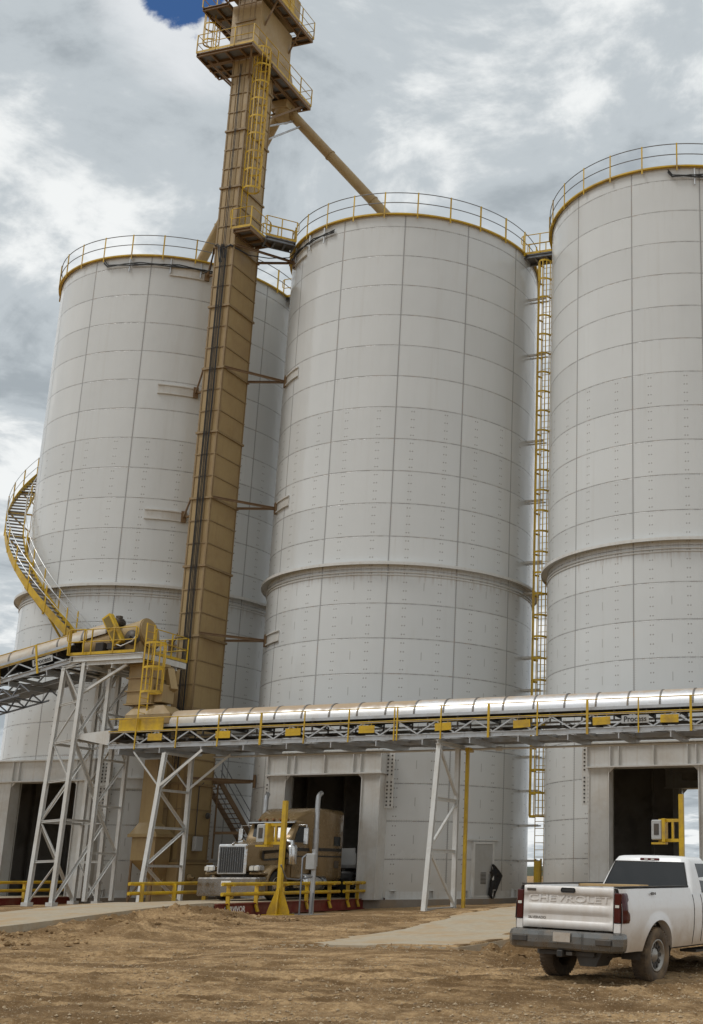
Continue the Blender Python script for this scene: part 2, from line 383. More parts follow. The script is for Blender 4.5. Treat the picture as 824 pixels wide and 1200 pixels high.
def ground_z(x, y, fine=True):
    z = -.28 - .40 * sst(-14, -31, y)
    d = math.hypot(x, y)
    z -= .16 * sst(1.2, 1.9, x) * sst(7.5, 4.5, x) * sst(-19, -16.5, y) * sst(-4, -7, y)
    n = noise.noise((x * .35, y * .35, 2.1)); n2 = noise.noise((x * 1.3, y * 1.3, 5.)); n3 = noise.noise((x * 3.1, y * 3.1, 8.))
    # spoil banked up against the near side of the middle approach
    b = sst(0, 1, (x - 1.9) / .25) * sst(7.0, 2.6, x) * sst(-32, -26, y) * sst(-17.6, -19.0, y)
    n4 = noise.noise((x * 6.5, y * 6.5, 8.)); z += b * (lane_top(y) - .24 - z + .24 * n + .16 * n2 + .15 * abs(n3) + .10 * abs(n4))
    hp = math.hypot((x - 3.3) / 1.9, (y + 19.4) / 1.5); z += .22 * max(0, 1 - hp) ** 1.1
    hp = math.hypot((x - 5.4) / 2.4, (y + 25.2) / 1.8); z += .30 * max(0, 1 - hp) * (1 + .6*n2 + .5*n3)
    b2 = sst(16.2, 16.7, x) * sst(22, 17.5, x) * sst(-31, -29, y) * sst(-18, -23, y)
    z += b2 * (.12 + .20 * n2 + .16 * n3 + .12 * n4 if False else .14 + .20 * n2 + .16 * n3 + .10 * noise.noise((x * 7, y * 7, 2)))
    if fine and d < 140:
        k = sst(140, 60, d) * (1 if y < -13 else .4)
        s_, c_ = sin(R_(33)), cos(R_(33)); a, bb = x * c_ + y * s_, -x * s_ + y * c_
        z += tracks(x, y)[0]
        rut = noise.noise((a * .12, bb * 1.1, 3)); rut2 = noise.noise((a * .5, bb * 3.2, 6))
        z += k * (.10 * rut + .06 * rut2 + (.022 * noise.noise((x * .9, y * .9, 7)) + .022 * noise.noise((x * 3, y * 3, 1))) + .03 * abs(noise.noise((x * 7, y * 7, 4))) + .014 * noise.noise((x * 17, y * 17, 4)))
    if y < -12:          # the dirt laps up flush to the slab ends and lies below the slabs
        for c, w0, yend in ((0.05, 1.85, -28.9), (14.2, 1.95, -29.4), (-13.95, 1.85, -28.9)):
            dx = abs(x - c) - w0
            wt_ = sst(1.6, 0, dx) * sst(yend - 5, yend - .05, y) * (1 if y < yend + .3 else 0)
            if y < yend + .02: z += wt_ * (lane_top(yend) - .035 - z)
            elif dx < .9 and c > 10 and x < c or (dx < -.02 and c > 10):
                inn = min(-dx, y - yend); nn_ = .22 + .55 * noise.noise((x * .55, y * .55, 6.)) + .2 * noise.noise((x * 2.2, y * 2.2, 3.))
                t_ = lane_top(y) + .03 - .16 * sst(nn_, nn_ + .35, inn)
                z = t_ + (z - t_) * sst(.0, .9, dx) if dx > 0 else t_
            elif dx < -.02:
                nn_ = -.1 + .7 * noise.noise((x * .6, y * .45, 2.))
                z = min(z, lane_top(y) - .2) if c > 5 or y > -18 else min(max(z, lane_top(y) + .02 - .2 * sst(nn_, nn_ + .3, y - yend)), lane_top(y) + .02)
    return z
def spoil(x, y):
    a = sst(0, 1, (x - 1.9) / .5) * sst(7.2, 3.6, x) * sst(-32, -28, y) * sst(-17.0, -19.0, y)
    b = sst(16.2, 16.7, x) * sst(22, 17.5, x) * sst(-31, -29, y) * sst(-18, -23, y)
    c = .8 * sst(-20, -17, y) * sst(-12.5, -14.5, y) * sst(2.2, 3.5, x) * sst(12, 9, x)
    n = .5 + .9 * noise.noise((x * .6, y * .6, 3.3)) + .5 * noise.noise((x * 2.1, y * 2.1, 1.3))
    return max(0., min(1., max(a, b, c) * n * 1.15))
def build_ground():
    cx, cy = camo.location.x, camo.location.y
    az = []
    a = -80.
    while a < 280.: az.append(a); a += .1 if -48 < a < -8 else (.35 if a < 30 else 3.5)
    rr = [0.6]; r = 1.2
    while r < 4200:
        rr.append(r); r *= 1.0042 if 10 < r < 42 else (1.03 if r < 150 else 1.12)
    vs = []; na = len(az)
    for r in rr:
        for a in az:
            t = R_(a); x, y = cx + r * sin(t), cy + r * cos(t)
            vs.append((x, y, ground_z(x, y) if r < 160 else -.35 + 1.2 * noise.noise((x * .004, y * .004, 0)) * sst(160, 600, r)))
    fs = [(i*na+k, i*na+(k+1)%na, (i+1)*na+(k+1)%na, (i+1)*na+k) for i in range(len(rr)-1) for k in range(na)]
    fs.append(tuple(reversed(range(na))))
    m = MB(); m.add(vs, fs, True); o = m.build('ground', DIRT)
    at = o.data.attributes.new('compacted', 'FLOAT', 'POINT')
    at.data.foreach_set('value', [max(tracks(v[0], v[1])[1], spoil(v[0], v[1])) if math.hypot(v[0]-cx, v[1]-cy) < 60 else 0. for v in vs]); tag(o, 'brown graded dirt yard with wheel ruts and loose gravel', kind='structure')
build_ground()

HILL = mat('far scrub', (.06, .07, .045), .9, dirt=(.11, .1, .06), amt=.6, scale=.02)
def build_hills():
    m = MB(); n = 220; vs = []; pr_ = ((-60, -4), (-25, .6), (0, 1.), (25, .6), (60, -4))
    for i in range(n):
        a = R_(-100 + 200 * i / (n-1)); h = 6 + 7 * (noise.noise((a * 3, 1, 0)) + .5 * noise.noise((a * 11, 2, 0)) + .3 * noise.noise((a * 37, 3, 0))) + 1
        for dr, k in pr_:
            r = 900 + dr; vs.append((r * sin(a), r * cos(a), max(-4, h * k if k > 0 else k)))
    fs = [(i*5+q, (i+1)*5+q, (i+1)*5+q+1, i*5+q+1) for i in range(n-1) for q in range(4)]
    m.add(vs, fs, True); tag(m.build('hills', HILL), 'low dark scrub covered rise on the far horizon', kind='structure')
build_hills()

def build_gravel():
    m = MB(); cl = MB(); rnd = random.Random(3); cx, cy = camo.location.x, camo.location.y
    for i in range(42000):
        r = 13 * (4 ** rnd.random()); t = R_(rnd.uniform(-47, -9) if rnd.random() < .85 else rnd.uniform(-75, 25)); x, y = cx + r*sin(t), cy + r*cos(t)
        if y > -13: continue
        nb = noise.noise((x * .35, y * .9, 9))
        if nb < rnd.uniform(-.5, .25): continue
        if (abs(x - .05) < 1.9 or abs(x - 14.2) < 2) and y > -29: continue
        if (x - 19.9)**2 + (y + 32)**2 < 2: pass
        s_ = .007 + .02 * rnd.random()**4 * (1 if rnd.random() > .04 else 1.6); z = ground_z(x, y)
        ps = []
        for sx, sy, sz in ((1,0,0), (0,1,0), (-1,0,0), (0,-1,0), (0,0,1), (0,0,-1)):
            j = [rnd.uniform(.6, 1.4) for _ in range(3)]
            ps.append((x + s_*(sx*j[0] + .3*rnd.uniform(-1,1)), y + s_*(sy*j[1] + .3*rnd.uniform(-1,1)), z + s_*.3 + s_*.8*sz*j[2]))
        m.add(ps, [(0,1,4), (1,2,4), (2,3,4), (3,0,4), (1,0,5), (2,1,5), (3,2,5), (0,3,5)])
    for i in range(1500):            # clods on the banked spoil
        if i % 3: x, y = rnd.uniform(2.0, 6.5), rnd.uniform(-29, -17.5)
        else: x, y = rnd.uniform(16.3, 20), rnd.uniform(-30, -22)
        if spoil(x, y) < rnd.uniform(.0, .5): continue
        s_ = .02 + .07 * rnd.random()**3; z = ground_z(x, y); ps = []
        for sx, sy, sz in ((1,0,0), (0,1,0), (-1,0,0), (0,-1,0), (0,0,1), (0,0,-1)):
            j = [rnd.uniform(.6, 1.3) for _ in range(3)]; ps.append((x + s_*(sx*j[0] + .3*rnd.uniform(-1,1)), y + s_*(sy*j[1] + .3*rnd.uniform(-1,1)), z + s_*.3 + s_*.8*sz*j[2]))
        cl.add(ps, [(0,1,4), (1,2,4), (2,3,4), (3,0,4), (1,0,5), (2,1,5), (3,2,5), (0,3,5)])
    tag(cl.build('dirt_clods', DIRT), 'crumbly clods of soil on the spoil banked beside the concrete slabs', 'dirt clods', kind='stuff')
    g = mat('gravel', (.50, .38, .24), .9, dirt=(.17, .11, .06), amt=.9, scale=3, fine=.3)
    tag(m.build('gravel', g), 'loose stones and clods scattered over the dirt yard', 'gravel', kind='stuff')
build_gravel()

# concrete approaches, plinths
def approach(c, w, ytop, yend, label):
    m = MB(); vs = []; n = 26; k = 0
    for i in range(n + 1):
        y = ytop + (yend - ytop) * i / n; z = lane_top(y); wob = .05 * noise.noise((y * .8, c, 0))
        if i == n: pass
        vs += [(c - w, y, z - .35), (c - w + .01, y, z), (c - .6, y, z + .005), (c + .6, y, z + .005), (c + w - .01 + wob, y, z), (c + w + wob, y, z - .35)]
    fs = [(i*6+q, (i+1)*6+q, (i+1)*6+q+1, i*6+q+1) for i in range(n) for q in range(5)]
    fs += [tuple(range(6)), tuple(n*6+q for q in range(6))]
    m.add(vs, fs); o = m.build('concrete_approach', CONC); tag(o, label, kind='structure')
approach(.05, 1.85, -16.32, -28.9, 'dusty concrete approach slab leading to the truck scale')
approach(14.2, 1.95, -16.32, -29.4, 'dusty concrete apron leading towards the right silo behind the pickup')
approach(-13.95, 1.85, -16.32, -28.9, 'dusty concrete approach slab of the left silo')
m = MB()
for c in LANES: m.arc(c, 0, [(6.45, -.9), (6.45, -.05), (6.2, -.05), (6.2, -.9)], 0, 2*pi, 96)
tag(m.build('silo_foundation', CONCD), 'ring foundations of concrete under the silos', kind='structure')

# ------------------------------------------------------------------ silos
RS, ZT = 6.3, 30.97
def silo(cx, label, brackets=(), cables=(), door=False):
    t = thing('grain_silo', label, 'silo', (cx, 0, 0), 'white bolted steel silos in a row')
    oh = 1.78; oa = math.asin(oh / RS)
    azs = sorted(set([R_(-180 + 2.5 * i) for i in range(144)] + [-oa, oa, pi - oa, -pi + oa])); zs = [0, 4.95, 5.9, 13.9, 22, ZT]
    m = MB(); k = len(zs); n = len(azs)
    vs = [(cx + RS*sin(a), -RS*cos(a), z) for a in azs for z in zs]; fs = []
    for i in range(n):
        j = (i + 1) % n; am = (azs[i] + (azs[j] if j else azs[j] + 2*pi)) / 2
        inn = abs(sin(am)) < sin(oa)
        for q in range(k - 1):
            if q == 0 and inn: continue
            fs.append((i*k+q, j*k+q, j*k+q+1, i*k+q+1))
    m.add(vs, fs, True); wall = m.build('wall', SILO, t)
    # inner lining (gives the wall depth at the openings), ceiling, hopper
    m = MB(); ri = RS - .16
    vs = [(cx + ri*sin(a), -ri*cos(a), z) for a in azs for z in (0, 4.95, 6.3)]; fs = []
    for i in range(n):
        j = (i + 1) % n; am = (azs[i] + (azs[j] if j else azs[j] + 2*pi)) / 2
        if not abs(sin(am)) < sin(oa): fs.append((i*3, j*3, j*3+1, i*3+1))
        fs.append((i*3+1, j*3+1, j*3+2, i*3+2))
    m.add(vs, fs, True)
    m.lathe([(ri, 6.3), (3.2, 6.25), (.6, 5.2), (.35, 5.15), (.35, 4.9)], (cx, 0, 0), n=48)
    for a in range(-170, 190, 20):
        if abs(sin(R_(a))) * RS > 2.4: m.box(-.06, .06, -.1, .1, 0, 6.2); m.xf(Matrix.Translation((cx + (ri-.1)*sin(R_(a)), -(ri-.1)*cos(R_(a)), 0)), len(m.v) - 8)
    m.build('inner_wall', INTR, t)
    m = MB(); m.lathe([(RS + .04, ZT - .02), (RS + .04, ZT + .05), (.75, ZT + 1.95), (.75, ZT + 2.25), (.0, ZT + 2.25)], (cx, 0, 0), n=64); m.build('roof', WST, t)
    # ledge ring between the stiffened lower shell and the upper shell
    m = MB(); m.arc(cx, 0, [(RS+.004, 13.97), (6.58, 13.97), (6.58, 13.90), (6.60, 13.90), (6.60, 14.02), (RS+.02, 14.03), (RS+.02, 14.12), (RS+.004, 14.12)], 0, 2*pi, 144)
    led = m.build('ledge_ring', WST, t)
    m = MB()
    for r0, z0 in ((RS+.05, 13.60), (RS+.04, 13.48)): m.arc(cx, 0, [(RS+.004, z0), (r0, z0), (r0, z0+.05), (RS+.004, z0+.05)], 0, 2*pi, 144)
    m.build('lap_ring', WST, led)
    # base angle ring with anchor chairs
    m = MB(); g = oa + R_(9)
    for a0, a1 in ((g, pi - g), (pi + g, 2*pi - g)): m.arc(cx, 0, [(RS+.004, -.05), (RS+.14, -.05), (RS+.14, -.02), (RS+.03, -.02), (RS+.03, .26), (RS+.004, .26)], a0, a1, 60)
    for a in range(0, 360, 14):
        if abs(sin(R_(a))) * RS > 2.9:
            i0 = len(m.v); m.box(-.1, -.08, -.16, 0, -.02, .28).box(.08, .1, -.16, 0, -.02, .28).box(-.12, .12, -.17, .0, .28, .31)
            m.xf(Matrix.Translation((cx + RS*sin(R_(a)), -RS*cos(R_(a)), 0)) @ Matrix.Rotation(R_(a), 4, 'Z'), i0)
    m.build('base_ring', WST, t)
    # toe ring and railing
    m = MB(); m.arc(cx, 0, [(RS+.02, 30.98), (6.46, 30.98), (6.46, 31.05), (6.44, 31.05), (6.44, 31.0), (RS+.02, 31.0)], 0, 2*pi, 120)
    tr = m.build('toe_ring', YEL, t)
    rl = MB()
    for z in (31.60, 32.12): rl.arc(cx, 0, [(6.425 + .022*cos(q), z + .022*sin(q)) for q in [i*pi/3 for i in range(6)]], 0, 2*pi, 120)
    rail = rl.build('guard_rail', GDK, t)
    for i in range(26):
        a = R_(11.6 + i * 360 / 26)
        m = MB(); m.box(-.032, .032, -.006, .006, 30.78, 32.14).box(-.032, -.022, 0, .05, 30.78, 32.14)
        m.xf(Matrix.Translation((cx + 6.47*sin(a), -6.47*cos(a), 0)) @ Matrix.Rotation(a, 4, 'Z')); m.build('rail_post', YEL, rail)
    # portal frames front and back: lintel and jambs
    for s_ in (-1, 1):
        yo, yi = s_*6.52, s_*5.6
        y0, y1 = min(yo, yi), max(yo, yi)
        m = MB(); f0, f1 = sorted((s_*6.43, s_*5.62))
        m.box(cx-2.66, cx+2.66, f0, f1, 5.0, 5.86)
        for z in (4.94, 5.86): m.box(cx-2.70, cx+2.70, *sorted((s_*6.56, s_*5.6)), z, z+.06)
        for x in (-2.66, -1.72, -1.38, 0.02, 1.36, 1.70, 2.63): m.box(cx+x, cx+x+.03, *sorted((s_*6.54, s_*6.42)), 5.0, 5.86)
        hd = m.build('portal_lintel', WST, t)
        m = MB()
        for x in (-2.1, -.9, .9, 2.1):
            pass
        for sx in (-1, 1):
            m = MB(); x0, x1 = sorted((cx+sx*1.80, cx+sx*2.56)); m.box(x0, x1, *sorted((s_*6.40, s_*5.75)), -.05, 4.94)
            x0, x1 = sorted((cx+sx*1.76, cx+sx*1.80)); m.box(x0, x1, *sorted((s_*6.47, s_*5.9)), -.05, 4.94)
            x0, x1 = sorted((cx+sx*2.56, cx+sx*2.61)); m.box(x0, x1, *sorted((s_*6.44, s_*5.65)), -.05, 4.94)
            m.add([(cx+sx*1.76, s_*6.42, 4.94), (cx+sx*1.56, s_*6.42, 4.94), (cx+sx*1.76, s_*6.42, 4.74), (cx+sx*1.76, s_*6.36, 4.94), (cx+sx*1.56, s_*6.36, 4.94), (cx+sx*1.76, s_*6.36, 4.74)], [(0,1,2), (3,4,5), (0,1,4,3), (1,2,5,4), (0,2,5,3)])
            j = m.build('portal_jamb', WST, t)
            m = MB(); m.box(*sorted((cx+sx*2.62, cx+sx*3.0)), *sorted((s_*6.02, s_*5.98)), 3.55, 5.86)
            pl = m.build('splice_plate', WST, j)
            m = MB()
            for z in range(15):
                zz_ = 3.68 + z * .155
                if z == 7: continue
                for x in (2.72, 2.9): m.box(cx+sx*x-.032, cx+sx*x+.032, *sorted((s_*6.035, s_*6.0)), zz_-.032, zz_+.032)
            m.build('bolt_hole', DARK, pl)
    # bent mounting angles for the braces
    for a0, a1, z in brackets:
        m = MB()
        for dz in (-.22, .22): m.arc(cx, 0, [(RS+.004, z+dz-.03), (RS+.09, z+dz-.03), (RS+.09, z+dz+.03), (RS+.004, z+dz+.03)], R_(a0), R_(a1), 8)
        m.arc(cx, 0, [(RS+.004, z-.19), (RS+.03, z-.19), (RS+.03, z+.19), (RS+.004, z+.19)], R_(a0), R_(a1), 8)
        m.build('brace_bracket', WST, t)
    # sagging cable bundles just under the rim
    if cables:
        m = MB()
        for a0, a1 in cables:
            for q in range(3):
                pts = []
                for i in range(25):
                    f = i / 24; a = R_(a0 + (a1-a0)*f); sag = .07 * abs(sin(f * pi * 3 + q)) + q * .05
                    zz_ = 30.62 - sag + (.25 if i == 0 else 0); r = RS + .10 + .02*q
                    pts.append((cx + r*sin(a), -r*cos(a), zz_))
                m.path(pts, .028, 6)
        m.build('cable', CABLE, t); m = MB()
        for a0, a1 in cables:
            for f in (.25, .6, .85):
                a = R_(a0 + (a1-a0)*f); x, y = cx + (RS+.1)*sin(a), -(RS+.1)*cos(a); m.bar((x, y, 30.9), (x, y, 30.1), .05, .05)
        m.build('cable_hanger', GALV, t)
    if door:
        a = R_(64.3); Mx = Matrix.Translation((cx + (RS+.02)*sin(a), -(RS+.02)*cos(a), 0)) @ Matrix.Rotation(a, 4, 'Z')
        m = MB(); m.box(-.60, -.5, -.09, .3, .0, 2.27).box(.5, .60, -.09, .3, .0, 2.27).box(-.5, .5, -.09, .3, 2.18, 2.27).box(-.5, .5, -.09, .3, 0, .08).box(-.9, .9, -.05, .2, 2.32, 2.38); m.xf(Mx)
        fr = m.build('door_frame', WST, t)
        m = MB(); m.box(-.495, .495, -.07, -.03, .09, 2.17); 
        m.xf(Mx); dl = m.build('door', mat('grey door paint', (.40, .40, .385), .5, dirt=(.3, .26, .2), amt=.3), t)
        m = MB()
        for i in range(9): m.box(-.15, .15, -.085, -.071, .55 + i*.055, .575 + i*.055)
        m.box(.36, .44, -.12, -.07, 1.0, 1.06); m.xf(Mx); m.build('door_louvre', DARK, dl)
    return t
silo(-14.0, 'left white silo, with the curving yellow stairway on its side', brackets=[(29, 46, z) for z in (30.25, 23.9, 17.5, 11.2, 4.9)], cables=[(-2, 50)])
silo(0.0, 'middle white silo, with the semi truck parked in its portal', brackets=[(-47, -31, z) for z in (30.25, 23.9, 17.5, 11.2)], cables=[(-52, -12)], door=True)
silo(14.15, 'right white silo, cut by the edge of the photo behind the pickup', cables=[(8, 50)])

# ------------------------------------------------------------------ helpers for walkways
def rail_run(pts, parent, h=1.07, mat_=YEL, rows=(.55, 1.07), posts=True, r=.022, spacing=1.4, toe=True, ends=True, name='handrail'):
    """pipe hand rail along a poly line: rails, toe board, posts"""
    m = MB()
    for z in rows: m.path([(p[0], p[1], p[2] + z) for p in pts], r, 6)
    if ends:
        for p, q in ((pts[0], pts[1]), (pts[-1], pts[-2])):
            d = (Vector(p) - Vector(q)).normalized(); e = Vector(p)
            m.path([e + Vector((0, 0, rows[0])), e + d*.09 + Vector((0, 0, rows[0] + .08)), e + d*.09 + Vector((0, 0, rows[-1] - .08)), e + Vector((0, 0, rows[-1]))], r, 6)
    if toe:
        for a, b in zip(pts, pts[1:]): m.bar((a[0], a[1], a[2] + .06), (b[0], b[1], b[2] + .06), .012, .12)
    hr = m.build(name, mat_, parent)
    for i, (a, b) in enumerate(zip(pts, pts[1:])):
        a, b = Vector(a), Vector(b); L = (b - a).length; n = max(1, round(L / spacing))
        for k in range(n + (1 if i == len(pts) - 2 else 0)):
            p = a + (b - a) * (k / n); m = MB(); m.bar(p, p + Vector((0, 0, rows[-1])), .045, .045); m.build('rail_post', mat_, hr)
    return hr
def deck(x0, x1, y0, y1, z, parent, frame_mat=RUST, nx=3, ny=3, d=.18):
    """platform deck: steel frame below, grating on top"""
    m = MB()
    for x in (x0 + .05, x1 - .05): m.chan((x, y0, z - d/2 - .03), (x, y1, z - d/2 - .03), .09, d, side=1 if x < (x0+x1)/2 else -1)
    for y in (y0 + .05, y1 - .05): m.chan((x0 + .1, y, z - d/2 - .03), (x1 - .1, y, z - d/2 - .03), .09, d)
    for i in range(1, nx): x = x0 + (x1-x0)*i/nx; m.hbeam((x, y0 + .1, z - d/2 - .035), (x, y1 - .1, z - d/2 - .035), .09, d - .02)
    for i in range(1, ny): y = y0 + (y1-y0)*i/ny; m.hbeam((x0 + .1, y, z - d/2 - .04), (x1 - .1, y, z - d/2 - .04), .08, d - .06)
    fr = m.build('deck_frame', frame_mat, parent)
    m = MB(); y = y0 + .02
    while y < y1 - .02: m.box(x0+.01, x1-.01, y, y+.012, z - .028, z + .004); y += .05
    x = x0 + .02
    while x < x1: m.box(x, x+.01, y0+.02, y1-.02, z - .02, z - .003); x += .12
    m.box(x0+.03, x1-.03, y0+.03, y1-.03, z - .045, z - .032)  # solid sheet added under the bars to block bright sky between them
    m.build('grating', GRATE, fr); return fr
def caged_ladder(parent, p, out, side, z0, z1, zc, wid=.45, mat_=YEL, name='ladder'):
    """p=(x,y) middle of ladder, out = unit vector away from the wall, side = unit vector across"""
    o, s_ = Vector((*out, 0)), Vector((*side, 0)); P = Vector((*p, 0)); m = MB(); Z = lambda z: Vector((0, 0, z))
    for k in (-1, 1): m.bar(P + s_*k*wid/2 + Z(z0), P + s_*k*wid/2 + Z(z1), .06 if abs(s_.x) < .5 else .02, .02 if abs(s_.x) < .5 else .06)
    z = z0 + .25
    while z < z1: m.tube(P - s_*wid/2 + Z(z), P + s_*wid/2 + Z(z), .014, 5); z += .305
    ld = m.build(name, mat_, parent)
    m = MB(); hp = []; n = 12
    ang_ = [pi * i / n for i in range(n + 1)]
    sh = [(s_ * (cos(a) * .36) + o * (.28 + .48 * sin(a))) for a in ang_]
    sh = [s_ * (wid/2)] + sh + [-s_ * (wid/2)]
    z = zc
    while z <= z1 + .01:
        pts = [P + q + Z(z) for q in sh]
        for a, b in zip(pts, pts[1:]): m.bar(a, b, .012, .095)
        z += 1.0
    for i in (1, 3, 5, 7, 9, 11, 13): m.bar(P + sh[i] + Z(zc), P + sh[i] + Z(z - 1.0), .05, .015)
    m.build('safety_cage', mat_, ld); return ld

# ------------------------------------------------------------------ bucket elevator
EX0, EX1, EY0, EY1 = -7.40, -6.37, -6.88, -4.86
def elevator():
    t = thing('bucket_elevator', 'tall tan bucket elevator leg rising between the left and middle silos', 'grain elevator', (-6.9, -5.9, 0))
    m = MB(); m.box(EX0, EX1, EY0, EY1, 0.1, 45.6)
    zs = []; z = 23.9 - 3.2 * 7
    while z < 44: zs.append(z); z += 3.2
    cs = m.build('casing', TAN, t)
    m = MB(); k = -21
    z = 23.9 - 21 * 1.0667
    while z < 44.2:
        maj = abs(((z - 23.9) / 3.2) - round((z - 23.9) / 3.2)) < .05
        w_ = .075 if maj else .035; h = .05 if maj else .025
        m.box(EX0 - w_, EX1 + w_, EY0 - w_, EY0 - .002, z-h, z+h); m.box(EX0 - w_, EX1 + w_, EY1 + .002, EY1 + w_, z-h, z+h)
        m.box(EX1 + .002, EX1 + w_, EY0, EY1, z-h, z+h); m.box(EX0 - w_, EX0 - .002, EY0, EY1, z-h, z+h); z += 1.0667
    for x in (EX0, EX1 - .05): m.box(x - .012, x + .062, EY0 - .03, EY0 - .003, .2, 45)
    for y in (EY0 + .0, EY1 - .06): m.box(EX1 + .003, EX1 + .03, y, y + .06, .2, 45)
    for x in (-7.1, -6.68): m.box(x, x + .03, EY0 - .028, EY0 - .003, .2, 45)
    m.build('casing_flange', mat('weathered shadow-tan flange', (.26, .18, .085), .55, dirt=(.16, .1, .05), amt=.5, scale=1.5, streak=.3), cs)  # darker tan paints in the shadow lines along the flanges, besides the dirt
    # cables and grease runs down the front
    m = MB(); rnd = random.Random(5)
    for q in range(6):
        x = -7.04 + .07 * q + .012 * rnd.random(); top = (40.5 if q in (2, 3) else 30.0 + .5*rnd.random()); pts = []
        z = 4.2 + 2 * rnd.random()
        while z < top: pts.append((x + .025*noise.noise((q*3.1, z*.35, 0)), EY0 - .10 - .02*(q % 2), z)); z += .8
        pts.append((x, EY0 - .1, top)); m.path(pts, .017 + .006*(q % 3 == 1), 5)
    m.build('cable', CABLE, t)
    # looping cable ends where they leave for the silos
    m = MB()
    for q in range(2):
        m.path([(-6.9 + .1*q, EY0-.1, 29.6), (-6.9 + .1*q, EY0-.13, 30.1), (-6.5, EY0-.14, 30.2+.05*q), (-5.9, -6.3, 29.95), (-5.2, -5.7, 30.0), (-4.6, -4.9, 30.35), (-4.3, -4.85, 30.6)], .026, 6)
        m.path([(-6.95 - .1*q, EY0-.1, 29.4), (-7.05 - .1*q, EY0-.2, 30.25+.1*q), (-7.5, -6.9, 30.35), (-7.75, -6.6, 29.7), (-8.3, -5.9, 29.75), (-9.6, -4.75, 30.3)], .026, 6)
    m.build('cable_loop', CABLE, t)
    # braces to both silos
    for z in (30.28, 23.9, 17.5, 11.2, 4.9):
        m = MB()
        for sx, cx in ((1, 0), (-1, -14.0)):
            a = R_(-45 * sx); tip = (cx + 6.36*sin(a), -6.36*cos(a), z + .0)
            xs = EX1 + .05 if sx > 0 else EX0 - .05
            m.chan((xs, EY0 + .02, z + .02), tip, .07, .11, up=(0, 0, 1)); m.chan((xs, EY1 - .1, z + .02), (tip[0]-.03*sx, tip[1]+.05, tip[2]), .07, .11)
            i0 = len(m.v); m.box(-.12, .12, -.06, .02, -.28, .28); m.xf(Matrix.Translation(tip) @ Matrix.Rotation(a, 4, 'Z'), i0)
        m.build('silo_brace', RUST, t)
    # boot and inlet hopper at the foot
    m = MB(); m.box(-7.62, -6.2, -7.1, -4.7, -.25, 1.35, .03); m.box(-7.66, -6.16, -7.14, -4.66, 1.35, 1.43)
    m.lathe([(.16, 0), (.16, .1), (.05, .1), (.05, .28)], (-6.16, -6.3, .8), 'x', 14); m.box(-6.17, -6.1, -6.7, -5.2, .25, .32)
    m.box(-7.4, -6.7, -7.3, -7.1, .2, .9)
    m.build('boot', TAN, t)
    m = MB()
    m.box(-7.62, -6.95, -8.0, -7.38, 3.02, 5.62)                        # drop chute
    m.add([(-7.62,-8.0,3.02), (-6.95,-8.0,3.02), (-6.95,-7.38,3.02), (-7.62,-7.38,3.02), (-7.86,-8.24,2.55), (-6.55,-8.24,2.55), (-6.55,-7.05,2.55), (-7.86,-7.05,2.55)], [(0,1,5,4), (1,2,6,5), (2,3,7,6), (3,0,4,7)])
    m.box(-7.90, -6.5, -8.28, -7.0, 2.43, 2.56)
    m.box(-7.76, -6.62, -8.14, -7.1, 1.5, 2.43)
    m.add([(-7.76,-8.14,1.5), (-6.62,-8.14,1.5), (-6.62,-7.1,1.5), (-7.76,-7.1,1.5), (-7.35,-7.4,.75), (-6.75,-7.4,.75), (-6.75,-7.1,.75), (-7.35,-7.1,.75)], [(0,1,5,4), (1,2,6,5), (2,3,7,6), (3,0,4,7), (4,5,6,7)])
    m.build('inlet_chute', TAN, t)
    m = MB(); m.bar((-7.72, -8.1, 1.5), (-7.72, -8.1, -.3), .07, .07); m.bar((-6.66, -8.1, 1.5), (-6.66, -8.1, -.3), .07, .07); m.bar((-7.72, -8.1, -.1), (-6.66, -8.1, 1.4), .05, .05); m.build('chute_leg', RUST, t)
    m = MB(); m.box(-6.3, -6.1, -6.1, -5.6, 1.9, 2.5, .02); m.build('control_box', GREYB, t)
    m = MB(); m.path([(-6.31, -5.9, 2.5), (-6.31, -5.9, 4.6), (-6.31, -5.6, 4.8)], .02, 6); m.lathe([(0, .06), (.14, .05), (.15, 0), (.0, 0)], (-6.2, -5.3, 3.4), 'x', 14); m.build('conduit', DARK, t)
    # access platform at rim height, on the right and front
    dk = thing_part('access_platform', t)
    deck(-6.34, -5.35, -7.14, -5.35, 31.0, t, nx=1, ny=3)
    rail_run([(-6.45, -7.14, 31.0), (-5.38, -7.14, 31.0), (-5.35, -5.55, 31.0)], t)
    caged_ladder(t, (-6.27, -6.55), (1, 0), (0, 1), 31.0, 41.9, 33.4)
    # service platform (z 41) with stepped plan and hand rails
    z = 41.0
    deck(-9.0, -5.75, -7.75, -6.94, z, t, nx=4, ny=1); deck(-9.0, -7.46, -6.94, -5.8, z, t, nx=2, ny=2); deck(-6.31, -5.70, -6.0, -2.2, z, t, nx=1, ny=4); deck(-7.4, -6.31, -4.78, -2.2, z, t, nx=2, ny=3)
    rail_run([(-9.0, -5.85, z), (-9.0, -7.75, z), (-5.75, -7.75, z), (-5.70, -2.2, z), (-7.4, -2.2, z)], t, spacing=1.2)
    m = MB()
    for p, q in (((-7.3, EY0-.02, 39.4), (-8.6, -7.4, 40.8)), ((-6.4, EY0-.02, 39.6), (-5.9, -7.6, 40.8)), ((-6.35, -4.9, 38.6), (-6.0, -2.6, 40.8)), ((-7.3, -4.86, 38.6), (-7.2, -2.6, 40.8)), ((-7.4, -6.2, 39.4), (-8.7, -6.0, 40.8))): m.ang(p, q, .09)
    m.build('platform_strut', RUST, t)
    # head section and top platform (z 44.5)
    m = MB(); m.box(-7.75, -6.0, -6.9, -4.0, 41.25, 44.2, .04)
